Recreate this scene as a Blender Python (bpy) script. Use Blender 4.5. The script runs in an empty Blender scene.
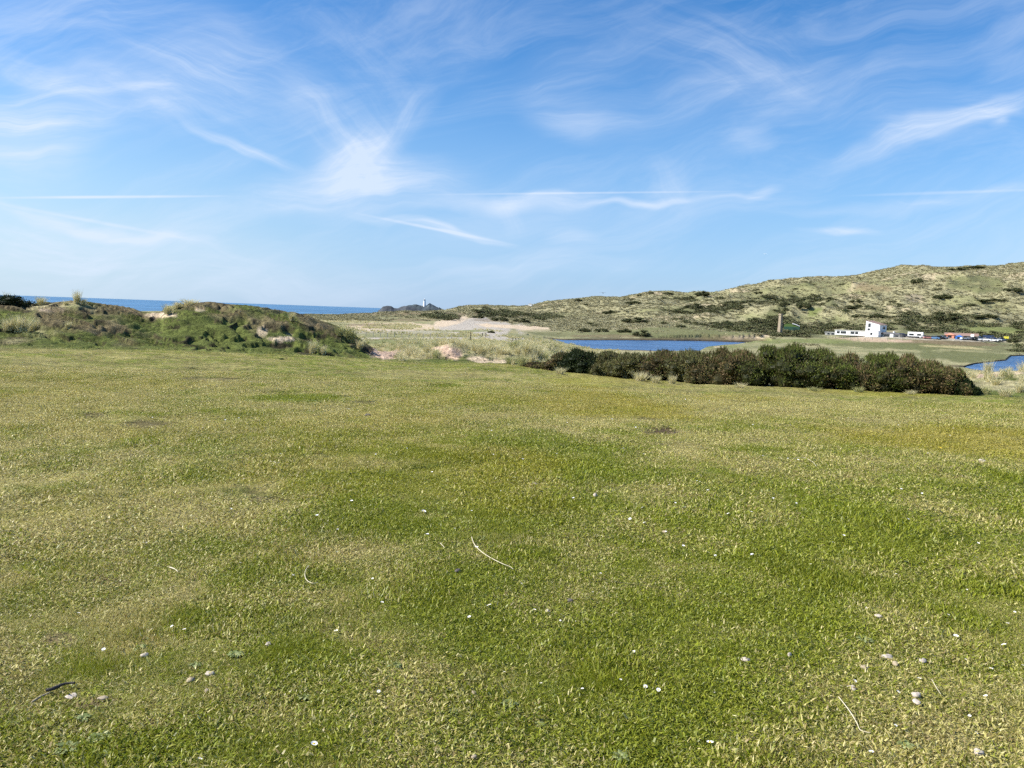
import bpy, math, random
import numpy as np
from mathutils import Matrix, Vector

R = math.radians
rng = np.random.default_rng(11)
random.seed(11)
scene = bpy.context.scene
COL = scene.collection

# ------------------------------------------------------------------ camera
EYE = 1.55
PITCH, ROLL, FPX = 5.3, 2.0, 769.0
cam_d = bpy.data.cameras.new("camera")
cam = bpy.data.objects.new("camera", cam_d)
COL.objects.link(cam)
CM = Matrix.Rotation(R(90 - PITCH), 4, 'X') @ Matrix.Rotation(R(ROLL), 4, 'Z')
cam.matrix_world = Matrix.Translation((0, 0, EYE)) @ CM
cam_d.sensor_width = 36.0
cam_d.lens = 36.0 * FPX / 1024
cam_d.clip_start = 0.05
cam_d.clip_end = 200000
scene.camera = cam
CMN = np.array(CM.to_3x3())

# ------------------------------------------------------------------ colour management, sun, sky
vs = scene.view_settings
vs.view_transform = 'Standard'
vs.look = 'None'
vs.gamma = 1.0
vs.use_curve_mapping = False
vs.exposure = 0.75
SUN_AZ, SUN_EL = -96.0, 42.0
sd = bpy.data.lights.new("sun", 'SUN')
sd.energy = 5.0
sd.angle = R(0.53)
sd.color = (1.0, 0.955, 0.88)
sun = bpy.data.objects.new("sun", sd)
COL.objects.link(sun)
sdir = Vector((math.sin(R(SUN_AZ)) * math.cos(R(SUN_EL)), math.cos(R(SUN_AZ)) * math.cos(R(SUN_EL)), math.sin(R(SUN_EL))))
sun.rotation_euler = sdir.to_track_quat('Z', 'Y').to_euler()
sun.location = (-30, 10, 40)

world = bpy.data.worlds.new("World")
scene.world = world
world.use_nodes = True


class NT:
    """small helper for wiring nodes"""
    def __init__(s, tree):
        s.t = tree

    def n(s, typ, **kw):
        nd = s.t.nodes.new(typ)
        for k, v in kw.items():
            setattr(nd, k, v)
        return nd

    def put(s, sock, v):
        if v is None:
            return
        if hasattr(v, 'is_output'):
            s.t.links.new(v, sock)
        else:
            sock.default_value = v

    def m(s, op, a, b=None, c=None, clamp=False):
        nd = s.n('ShaderNodeMath', operation=op)
        nd.use_clamp = clamp
        s.put(nd.inputs[0], a)
        s.put(nd.inputs[1], b)
        s.put(nd.inputs[2], c)
        return nd.outputs[0]

    def vm(s, op, a, b=None):
        nd = s.n('ShaderNodeVectorMath', operation=op)
        s.put(nd.inputs[0], a)
        s.put(nd.inputs[1], b)
        return nd.outputs['Value'] if op in ('DOT_PRODUCT', 'LENGTH') else nd.outputs[0]

    def noise(s, vec, scale, detail=3, rough=0.55, dist=0.0):
        nd = s.n('ShaderNodeTexNoise')
        s.put(nd.inputs['Vector'], vec)
        nd.inputs['Scale'].default_value = scale
        nd.inputs['Detail'].default_value = detail
        nd.inputs['Roughness'].default_value = rough
        nd.inputs['Distortion'].default_value = dist
        return nd.outputs['Fac']

    def ramp(s, f, a, b, lo=0.0, hi=1.0):
        nd = s.n('ShaderNodeMapRange')
        nd.interpolation_type = 'SMOOTHSTEP'
        s.put(nd.inputs[0], f)
        for i, v in enumerate((a, b, lo, hi)):
            nd.inputs[i + 1].default_value = v
        return nd.outputs[0]

    def mix(s, f, a, b, mode='MIX'):
        nd = s.n('ShaderNodeMix', data_type='RGBA', blend_type=mode)
        s.put(nd.inputs[0], f)
        s.put(nd.inputs[6], a)
        s.put(nd.inputs[7], b)
        return nd.outputs[2]

    def comb(s, x, y, z=0.0):
        nd = s.n('ShaderNodeCombineXYZ')
        s.put(nd.inputs[0], x)
        s.put(nd.inputs[1], y)
        s.put(nd.inputs[2], z)
        return nd.outputs[0]


def ray(px, py):
    px = np.asarray(px, float)
    py = np.asarray(py, float)
    d = np.stack([(px - 512) / FPX, (384 - py) / FPX, -np.ones_like(px * py)], -1)
    return d @ CMN.T


def azel(px, py):
    d = ray(px, py)
    return np.arctan2(d[..., 0], d[..., 1]), d[..., 2] / np.hypot(d[..., 0], d[..., 1])


def proj(x, y, z):
    p = np.stack([x, y, z - EYE], -1) @ CMN
    w = np.where(p[..., 2] < -1e-3, -p[..., 2], 1e-3)
    bad = p[..., 2] > -1e-3
    px = 512 + FPX * p[..., 0] / w
    py = 384 - FPX * p[..., 1] / w
    return np.where(bad, -9999, px), np.where(bad, -9999, py)


def at(px, py, r):
    a, t = azel(px, py)
    return float(r * np.sin(a)), float(r * np.cos(a)), float(EYE + r * t)


# ---- the sky: Nishita air plus cirrus laid out in real directions
W = NT(world.node_tree)
W.t.nodes.clear()
sky = W.n('ShaderNodeTexSky', sky_type='NISHITA')
sky.sun_disc = False
sky.sun_elevation = R(SUN_EL)
sky.sun_rotation = R(SUN_AZ)
sky.altitude = 0
sky.air_density = 1.0
sky.dust_density = 0.35
sky.ozone_density = 2.5
hs = W.n('ShaderNodeHueSaturation')
hs.inputs['Saturation'].default_value = 1.38
hs.inputs['Hue'].default_value = 0.505
hs.inputs['Value'].default_value = 1.34
W.t.links.new(sky.outputs[0], hs.inputs['Color'])
tc = W.n('ShaderNodeTexCoord')
sep = W.n('ShaderNodeSeparateXYZ')
W.t.links.new(tc.outputs['Generated'], sep.inputs[0])
yy = W.m('MAXIMUM', W.m('ABSOLUTE', sep.outputs[1]), 0.05)
U0 = W.m('DIVIDE', sep.outputs[0], yy)
V0 = W.m('DIVIDE', sep.outputs[2], yy)
UV0 = W.comb(U0, V0)
nzc = W.n('ShaderNodeTexNoise')
W.put(nzc.inputs['Vector'], UV0)
nzc.inputs['Scale'].default_value = 5.0
nzc.inputs['Detail'].default_value = 3
warp = W.vm('MULTIPLY', W.vm('SUBTRACT', nzc.outputs['Color'], (0.5, 0.5, 0.5)), (0.13, 0.085, 0.0))
UVW = W.vm('ADD', UV0, warp)


def uv(px, py):
    d = ray(px, py)
    return d[0] / d[1], d[2] / d[1]


def rotated(vec, ang, sx, sy):
    c, s_ = math.cos(ang), math.sin(ang)
    a = W.vm('DOT_PRODUCT', vec, (c * sx, s_ * sx, 0))
    b = W.vm('DOT_PRODUCT', vec, (-s_ * sy, c * sy, 0))
    return W.comb(a, b, ang)


FIB = {}


def fibre(ang, k):
    key = (round(ang / 0.35), k)
    if key not in FIB:
        a0 = key[0] * 0.35
        v = rotated(UVW, a0, 1.2 if k else 1.8, 16.0 if k else 13.0)
        f = W.noise(v, 2.6, 9, 0.66, 0.5)
        FIB[key] = W.ramp(f, 0.36, 0.74)
    return FIB[key]


# (x0,y0,x1,y1, half width px, strength, thin?)
STREAKS = [
    (-20, 35, 120, 115, 12, 0.50, 0), (-60, 110, 200, 95, 34, 0.42, 0), (-60, 130, 90, 135, 36, 0.62, 0),
    (60, 60, 330, 120, 40, 0.26, 0), (-80, 20, 260, 10, 45, 0.20, 0),
    (185, 128, 305, 168, 5, 0.55, 1), (120, 98, 200, 112, 22, 0.30, 0),
    (430, 85, 385, 150, 20, 0.26, 0), (275, 75, 350, 165, 22, 0.24, 0), (385, 130, 345, 195, 30, 0.34, 0), (255, 195, 470, 185, 22, 0.75, 0), (330, 120, 400, 190, 34, 0.30, 0), (-60, 235, 140, 240, 40, 0.35, 0),
    (310, 165, 400, 150, 20, 0.40, 0), (300, 0, 420, 120, 45, 0.14, 0),
    (-30, 198, 235, 196, 2.2, 0.8, 2), (-40, 194, 220, 246, 7, 0.50, 1), (30, 210, 380, 290, 20, 0.20, 0),
    (390, 195, 770, 191, 1.6, 0.34, 2), (425, 206, 600, 200, 8, 0.95, 1), (560, 203, 765, 201, 3, 0.42, 1),
    (735, 205, 775, 186, 5, 0.45, 1), (655, 160, 705, 215, 14, 0.26, 0), (495, 185, 512, 235, 12, 0.32, 0),
    (365, 213, 510, 243, 4, 0.46, 1), (420, 268, 660, 258, 12, 0.30, 0), (-60, 235, 330, 262, 30, 0.24, 0),
    (-80, 290, 500, 285, 26, 0.16, 0),
    (820, 165, 1060, 88, 12, 0.55, 1), (860, 130, 1060, 110, 26, 0.30, 0), (770, 215, 1060, 186, 6, 0.34, 1),
    (795, 233, 868, 226, 4, 0.55, 1), (560, 125, 940, 62, 30, 0.24, 0), (500, 95, 660, 25, 26, 0.18, 0),
    (520, 110, 640, 130, 22, 0.30, 0), (985, 130, 1006, 121, 7, 0.45, 0), (715, 150, 775, 140, 14, 0.22, 0),
    (540, 238, 600, 228, 7, 0.30, 1), (350, 212, 520, 246, 2.5, 0.5, 2), (-20, 200, 215, 244, 3, 0.4, 2), (840, 196, 1060, 189, 2.5, 0.35, 2), (600, 20, 860, 90, 40, 0.22, 0), (150, 20, 300, 90, 36, 0.26, 0), (960, 60, 1080, 40, 30, 0.20, 0), (400, 60, 520, 40, 40, 0.10, 0),
]
cl = None
for (x0, y0, x1, y1, hw, st, thin) in STREAKS:
    a0, b0 = uv(x0, y0)
    a1, b1 = uv(x1, y1)
    cx, cy = (a0 + a1) / 2, (b0 + b1) / 2
    L = math.hypot(a1 - a0, b1 - b0) / 2
    ang = math.atan2(b1 - b0, a1 - a0)
    if ang > math.pi / 2:
        ang -= math.pi
    if ang < -math.pi / 2:
        ang += math.pi
    hwn = hw / FPX * (1.0 if thin == 2 else 1.35)
    base = UV0 if thin == 2 else UVW
    c, s_ = math.cos(ang), math.sin(ang)
    v = W.vm('SUBTRACT', base, (cx, cy, 0))
    v2 = W.comb(W.vm('DOT_PRODUCT', v, (c / (L * 1.15), s_ / (L * 1.15), 0)), W.vm('DOT_PRODUCT', v, (-s_ / hwn, c / hwn, 0)))
    ln = W.vm('LENGTH', v2)
    g = W.ramp(ln, 0.0, 1.15 if thin != 2 else 1.0, 1.0, 0.0)
    f = fibre(ang, 1 if thin else 0)
    if thin == 2:
        f = W.m('MULTIPLY_ADD', f, 0.5, 0.5)
    else:
        f = W.m('MULTIPLY_ADD', f, 0.85, 0.34)
    st = st * (1.2 if hw >= 14 else 1.0) * (1.55 if thin == 1 else 1.5 if thin == 2 else 1.0)
    a = W.m('MULTIPLY', W.m('MULTIPLY', g, f), st)
    cl = a if cl is None else W.m('ADD', cl, a)
veil = W.m('MULTIPLY', W.ramp(W.noise(rotated(UVW, 0.28, 1.2, 7.0), 1.8, 10, 0.68, 0.6), 0.40, 0.80), 0.30)
cl = W.m('ADD', cl, veil)
# pale air low over the horizon, stronger on the sun's side
lowb = W.m('MULTIPLY', W.ramp(V0, 0.0, 0.36, 1.0, 0.0), W.ramp(U0, -0.85, 0.55, 0.85, 0.75))
cl = W.m('MINIMUM', cl, 0.80)
cl = W.m('MULTIPLY', cl, W.ramp(sep.outputs[2], -0.01, 0.004))
air = W.mix(W.m('MULTIPLY', lowb, 1.0), hs.outputs[0], W.mix(W.ramp(U0, -0.75, 0.1), (3.9, 5.5, 7.2, 1), (2.3, 4.1, 7.0, 1)))
skc = W.mix(cl, air, (6.1, 6.9, 8.2, 1))
bg = W.n('ShaderNodeBackground')
W.t.links.new(skc, bg.inputs[0])
bg.inputs[1].default_value = 0.076
wo = W.n('ShaderNodeOutputWorld')
W.t.links.new(bg.outputs[0], wo.inputs[0])
world.cycles.sampling_method = 'MANUAL'
world.cycles.sample_map_resolution = 512
scene.cycles.max_bounces = 4
scene.cycles.diffuse_bounces = 2
scene.cycles.glossy_bounces = 2
scene.cycles.transmission_bounces = 2
scene.cycles.caustics_reflective = False
scene.cycles.caustics_refractive = False
scene.cycles.adaptive_threshold = 0.03
scene.cycles.transparent_max_bounces = 4
scene.cycles.use_denoising = False

# ------------------------------------------------------------------ numpy noise
TAB = rng.random((4, 256, 256))


def vnoise(x, y, k=0):
    xi = np.floor(x)
    yi = np.floor(y)
    fx = x - xi
    fy = y - yi
    xi = xi.astype(np.int64) & 255
    yi = yi.astype(np.int64) & 255
    x1 = (xi + 1) & 255
    y1 = (yi + 1) & 255
    fx = fx * fx * fx * (fx * (fx * 6 - 15) + 10)
    fy = fy * fy * fy * (fy * (fy * 6 - 15) + 10)
    T = TAB[k % 4]
    a = T[xi, yi] * (1 - fx) + T[x1, yi] * fx
    b = T[xi, y1] * (1 - fx) + T[x1, y1] * fx
    return a * (1 - fy) + b * fy


def fbm(x, y, o=4, k=0, g=0.5):
    s = 0.0
    a = 1.0
    t = 0.0
    c, s_ = math.cos(0.6), math.sin(0.6)
    for i in range(o):
        s = s + a * vnoise(x + 17.3 * i + 5.1 * k, y - 9.7 * i + 3.3 * k, k + i)
        t += a
        a *= g
        x, y = (x * c - y * s_) * 2.03, (x * s_ + y * c) * 2.03
    return s / t * 2 - 1   # -1..1


def ridged(x, y, o=4, k=0):
    s = 0.0
    a = 1.0
    t = 0.0
    c, s_ = math.cos(0.5), math.sin(0.5)
    for i in range(o):
        s = s + a * (1 - np.abs(vnoise(x + 13.1 * i + 7.7 * k, y + 5.3 * i, k + i) * 2 - 1))
        t += a
        a *= 0.5
        x, y = (x * c - y * s_) * 2.1, (x * s_ + y * c) * 2.1
    return s / t


def sst(a, b, x):
    t = np.clip((x - a) / (b - a), 0, 1)
    return t * t * (3 - 2 * t)


# ------------------------------------------------------------------ terrain
EX = [(-300, 338, 28), (0, 347, 30), (100, 350, 30), (200, 352, 30), (300, 356, 30), (380, 361, 31), (440, 363, 32),
      (480, 362, 32), (520, 366, 30), (570, 373, 28), (700, 385, 26), (800, 389, 25), (900, 393, 25), (960, 394, 25),
      (1024, 399, 24), (1300, 415, 24)]
CRS = [(-300, 300, 38), (-60, 302, 38), (0, 303, 38), (25, 306, 38), (39, 304, 38), (59, 303, 38), (78, 302, 38), (94, 305, 38),
       (117, 307, 38), (133, 310, 38), (143, 314, 38), (160, 314, 38), (168, 308, 38), (187, 304, 38), (209, 302.5, 38),
       (227, 305, 38), (256, 307, 38), (278, 312, 38), (295, 315, 38), (315, 321, 38), (330, 326, 38), (352, 335, 38),
       (366, 346, 38), (378, 353, 38), (400, 356, 38), (420, 354, 39), (436, 350, 39), (452, 347, 39), (468, 353, 39),
       (490, 358, 38), (520, 357, 38), (545, 362, 36), (570, 368, 34), (700, 374, 34), (800, 377, 34), (900, 381, 33),
       (950, 384, 33), (972, 376, 37), (1000, 372.5, 38), (1024, 371, 38), (1300, 378, 38)]
P60 = [(-300, -2.6, 60), (330, -2.6, 60), (380, -2.3, 60), (400, -1.55, 60), (440, -1.3, 60), (480, -1.35, 60), (520, -1.5, 60),
       (545, -1.9, 60), (575, -3.1, 60), (1300, -3.2, 60)]       # given as heights
P175 = [(-300, -4.5, 175), (520, -4.6, 175), (550, -5.6, 178), (566, -7.8, 180), (600, -8.2, 175), (960, -8.2, 150), (1300, -8.2, 150)]
P310 = [(-300, -4.6, 300), (440, -5.0, 300), (500, -5.6, 300), (530, -6.6, 310), (560, -8.0, 318), (880, -8.0, 325), (1000, -8.0, 364), (1300, -8.0, 376)]
M1 = [(-300, 300, 400), (0, 306, 400), (200, 312, 400), (300, 315.5, 400), (340, 315, 400), (370, 314, 400), (400, 313.5, 420), (440, 313.2, 430),
      (480, 318, 410), (520, 323, 400), (560, 327, 400), (600, 329, 400), (650, 328, 400), (700, 329, 400), (750, 330, 400),
      (780, 333, 400), (820, 334.5, 400), (900, 335.5, 402), (950, 338.0, 410), (1024, 340.5, 424), (1300, 352, 430)]
M15 = [(-300, 304, 470), (0, 310, 470), (200, 316, 470), (340, 317.5, 470), (400, 314, 500), (440, 314, 500),
       (480, 314, 480), (520, 317, 480), (560, 321, 470), (600, 322, 470), (650, 321, 470), (700, 322, 470), (780, 326, 470),
       (820, 328.5, 470), (900, 329.5, 470), (950, 332, 470), (1024, 334, 470), (1300, 345, 470)]
M2 = [(-300, -9.6, 640), (340, -9.6, 640), (380, -7, 640), (400, 'p', 313.5, 640), (440, 'p', 313.5, 640), (480, 'p', 310, 640), (520, 'p', 311, 640),
      (560, 'p', 309, 640), (600, 'p', 308, 640), (650, 'p', 304, 640), (700, 'p', 305, 640), (740, 'p', 305, 640), (800, 'p', 302, 640),
      (850, 'p', 302, 640), (900, 'p', 300, 640), (950, 'p', 299, 640), (1024, 'p', 300, 640), (1300, 'p', 308, 640)]
SKY = [(-300, -14.0, 880), (330, -14.0, 880), (375, -13, 880), (398, -9, 880), (420, 'p', 313, 880), (443, 'p', 312, 880), (460, 'p', 307.5, 880), (475, 'p', 306.3, 880),
       (494, 'p', 306.8, 880), (520, 'p', 307.3, 880), (535, 'p', 305.5, 880), (547, 'p', 302, 880), (572, 'p', 300, 880), (584, 'p', 298.6, 880),
       (600, 'p', 297.8, 880), (620, 'p', 298.6, 880), (637, 'p', 295.5, 880), (651, 'p', 293, 880), (670, 'p', 293, 880), (690, 'p', 294, 880),
       (702, 'p', 293.5, 880), (712, 'p', 294.5, 880), (722, 'p', 293, 880), (740, 'p', 288, 880), (765, 'p', 283, 880), (790, 'p', 281.5, 880),
       (806, 'p', 277.8, 880), (833, 'p', 277.5, 880), (858, 'p', 274.5, 880), (890, 'p', 270.5, 880), (928, 'p', 267, 880),
       (963, 'p', 266, 880), (1004, 'p', 264.2, 880), (1024, 'p', 264.5, 880), (1150, 'p', 262, 880), (1300, 'p', 268, 880)]


def mk(lst, backz, backr):
    A, RR, Z = [], [], []
    for e in lst:
        if len(e) == 3 and e[1] < 0 or (len(e) == 3 and lst in (P60, P175, P310)):
            px, z, r = e
            a = float(azel(px, 312 + (px - 512) * 0.035)[0])
        else:
            px, py, r = (e[0], e[2], e[3]) if len(e) == 4 else e
            a, t = azel(px, py)
            a = float(a)
            z = EYE + r * float(t)
        A.append(a)
        RR.append(r)
        Z.append(z)
    A = [-math.pi, A[0] - 0.8] + A + [A[-1] + 0.8, math.pi]
    RR = [backr, RR[0]] + RR + [RR[-1], backr]
    Z = [backz, Z[0]] + Z + [Z[-1], backz]
    return np.array(A), np.array(RR, float), np.array(Z)


KC = [mk(EX, -0.6, 28), mk(CRS, -0.9, 38), mk(P60, -1.5, 60), mk(P175, -3, 175), mk(P310, -3, 310), mk(M1, -3, 400),
      mk(M15, -3, 470), mk(M2, -3, 640), mk(SKY, -4, 880)]
EA, ER = KC[0][0], KC[0][1]


def lake_px(lst):
    A, N, F = [], [], []
    for px, yn, yf in lst:
        a, t = azel(px, yn)
        A.append(float(a))
        N.append((EYE - LZ) / -float(t))
        a, t = azel(px, yf)
        F.append((EYE - LZ) / -float(t))
    return np.array(A), np.array(N), np.array(F)


LZ = -8.5
LAKES = [lake_px([(543, 340.6, 339.8), (553, 341.0, 339.5), (561, 342.0, 340.0), (565, 343.8, 340.2), (594, 349.5, 340.3), (650, 351.5, 340.5), (700, 351.5, 341),
                  (708, 347.4, 341.3), (730, 345.2, 342), (757, 343.8, 342.8)]),
         lake_px([(964, 368.2, 367.4), (973, 370.5, 364.5), (989, 372.5, 362), (1005, 373, 360.6), (1009, 373, 356.5), (1024, 373, 355.5), (1300, 380, 360)])]


def base_h(az, r):
    n = az.shape[0]
    rs = [np.zeros(n), np.full(n, 9.0)]
    zs = [np.zeros(n), np.full(n, -0.16)]
    for A, RR, Z in KC:
        rs.append(np.interp(az, A, RR))
        zs.append(np.interp(az, A, Z))
    rs.append(rs[-1] * 1.35)
    zs.append(np.where(zs[-1] > -5, zs[-1] * 0.4 - 8, -15))
    rs.append(rs[-1] * 1.5)
    zs.append(np.full(n, -15.0))
    rs.append(np.full(n, 1e6))
    zs.append(np.full(n, -15.0))
    Rr = np.stack(rs)
    Zz = np.stack(zs)
    h = np.diff(Rr, axis=0)
    d = np.diff(Zz, axis=0) / h
    m = np.zeros_like(Zz)
    same = (d[:-1] * d[1:]) > 0
    w1 = 2 * h[1:] + h[:-1]
    w2 = h[1:] + 2 * h[:-1]
    with np.errstate(divide='ignore', invalid='ignore'):
        hm = (w1 + w2) / (w1 / d[:-1] + w2 / d[1:])
    m[1:-1] = np.where(same, hm, 0)
    m[0] = d[0]
    m[2] = np.minimum(-0.02, m[2])
    m[2] = -0.02
    out = np.zeros(n)
    idx = np.clip((Rr <= r[None]).sum(0) - 1, 0, Rr.shape[0] - 2)
    c = np.arange(n)
    r0 = Rr[idx, c]
    hh = h[idx, c]
    t = np.clip((r - r0) / hh, 0, 1)
    z0, z1, m0, m1 = Zz[idx, c], Zz[idx + 1, c], m[idx, c], m[idx + 1, c]
    return (2 * t**3 - 3 * t**2 + 1) * z0 + (t**3 - 2 * t**2 + t) * hh * m0 + (-2 * t**3 + 3 * t**2) * z1 + (t**3 - t**2) * hh * m1


def lake_mask(az, r):
    """signed: >0 inside (metres to the nearer shore), <0 outside"""
    best = np.full(az.shape, -999.0)
    for A, N, F in LAKES:
        n = np.interp(az, A, N)
        f = np.interp(az, A, F)
        wob = 1.5 * fbm(az * 60, r / 14, 3, 2)
        d = np.minimum(r - n, f - r) + wob
        d = np.where((az < A[0]) | (az > A[-1]), np.minimum(d, -np.minimum(abs(az - A[0]), abs(az - A[-1])) * r), d)
        best = np.maximum(best, d)
    return best


HOL = []
for (px, py, rx, ry, dep) in [(662, 431, 22, 4.5, 0.07), (648, 419, 16, 2.5, 0.03), (248, 456, 26, 3, 0.05), (425, 469, 26, 5, 0.05), (95, 415, 14, 3, 0.04),
                              (290, 396, 40, 4, 0.06), (450, 385, 20, 2.5, 0.06), (515, 382, 12, 1.5, 0.05), (210, 378, 25, 2, 0.05),
                              (345, 399, 14, 2, 0.05), (150, 425, 25, 4, 0.02), (255, 490, 26, 7, 0.02), (605, 400, 14, 2, 0.04)]:
    a, t = azel(px, py)
    r = 1.55 / -float(t) / (1 + 0.02 / float(t) * 1.0)
    a2, t2 = azel(px, py + ry)
    r2 = 1.55 / -float(t2) / (1 + 0.02 / float(t2) * 1.0)
    HOL.append((r * math.sin(a), r * math.cos(a), rx / FPX * r, abs(r - r2) + 0.03, dep, float(a)))


def mound_saw(x, y):
    n = fbm(x / 4.2, y / 1.9, 3, 1) * 1.5 + fbm(x / 12, y / 6, 2, 2) * 1.2
    return n * 3.2 - np.floor(n * 3.2)


def Hgt(x, y, detail=True):
    x = np.asarray(x, float).ravel()
    y = np.asarray(y, float).ravel()
    out = np.zeros_like(x)
    for s in range(0, len(x), 250000):
        xx, yy_ = x[s:s + 250000], y[s:s + 250000]
        r = np.hypot(xx, yy_)
        az = np.arctan2(xx, yy_)
        z = base_h(az, r)
        e = np.interp(az, EA, ER)
        near = 1 - sst(e - 1, e + 2, r)
        z += near * (0.10 * fbm(xx / 6, yy_ / 6, 2, 1) * sst(1, 6, r) + 0.034 * fbm(xx / 1.4, yy_ / 1.4, 3, 2) * sst(0.5, 3, r) + 0.010 * fbm(xx / 0.25, yy_ / 0.25, 2, 3))
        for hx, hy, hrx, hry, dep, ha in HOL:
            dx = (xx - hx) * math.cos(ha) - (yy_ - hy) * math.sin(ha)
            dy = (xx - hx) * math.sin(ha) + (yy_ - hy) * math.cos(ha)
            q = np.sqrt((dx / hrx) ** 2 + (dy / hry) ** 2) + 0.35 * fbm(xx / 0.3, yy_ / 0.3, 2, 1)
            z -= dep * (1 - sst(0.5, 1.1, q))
        mound = sst(e - 0.5, e + 2.5, r) * (1 - sst(50, 75, r))
        left = 1 - sst(0.05, 0.10, az)
        saw = mound_saw(xx, yy_)
        z += mound * (0.25 + 0.75 * left) * (0.15 * fbm(xx / 2.6, yy_ / 2.6, 3, 0) + 0.035 * fbm(xx / 0.7, yy_ / 0.7, 3, 3) + 0.17 * (sst(0.0, 0.85, saw) - sst(0.95, 1.0, saw)) - 0.10)
        mid = sst(60, 120, r) * (1 - sst(340, 420, r))
        z += mid * (0.35 * fbm(xx / 22, yy_ / 22, 4, 2))
        # hummocky dunes
        el = np.clip((z + 9) / 14, 0, 1)
        hill = sst(335, 460, r) * (1 - sst(1000, 1200, r)) * el
        top = sst(640, 850, r)
        right = sst(0.10, 0.35, az)
        z += hill * ((20.0 * (ridged(xx / 100, yy_ / 90, 3, 1) - 0.62) + 10.0 * (ridged(xx / 42, yy_ / 34, 3, 2) - 0.6)) * (1 - 0.62 * top) * (0.5 + 0.5 * right)
                     + 1.8 * fbm(xx / 13, yy_ / 13, 3, 3) * (1 - 0.45 * top))
        lm = lake_mask(az, r)
        z = np.where(lm > -6, z + (-8.15 - z) * sst(-9, -1.5, lm) * 0.85, z)
        z -= 1.7 * sst(-1.0, 2.0, lm)
        val = (r > 130) & (r < 420)
        z = np.where(val & (lm < -1.0), np.maximum(z, LZ + 0.22), z)
        out[s:s + 250000] = z
    return out


def H1(x, y):
    return float(Hgt([x], [y])[0])


def on_ground(px, py, r0=1.0, r1=1000.0):
    """first ground hit along the ray of a picture position"""
    a, t = azel(px, py)
    a, t = float(a), float(t)
    rs = np.geomspace(r0, r1, 3000)
    h = Hgt(rs * math.sin(a), rs * math.cos(a))
    below = EYE + rs * t <= h
    i = int(np.argmax(below)) if below.any() else len(rs) - 1
    r = rs[i]
    return r * math.sin(a), r * math.cos(a), float(h[i]), r


C = dict(turf=(0.165, 0.180, 0.034), lush=(0.125, 0.155, 0.024), yel=(0.28, 0.25, 0.050), straw=(0.36, 0.31, 0.16), hfield=(0.125, 0.132, 0.055), peat_shade=(0.045, 0.036, 0.022), soil=(0.095, 0.066, 0.042),
         thatch=(0.27, 0.23, 0.095), sand=(0.56, 0.44, 0.30), pink=(0.50, 0.36, 0.26), marram=(0.345, 0.305, 0.165), hill=(0.27, 0.25, 0.14), scrub=(0.11, 0.115, 0.055),
         brown=(0.16, 0.12, 0.07), track=(0.40, 0.355, 0.29), mud=(0.06, 0.05, 0.035), marsh=(0.23, 0.225, 0.11), heath=(0.16, 0.125, 0.07), field=(0.155, 0.175, 0.06))
C = {k: np.array(v) for k, v in C.items()}
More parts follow.
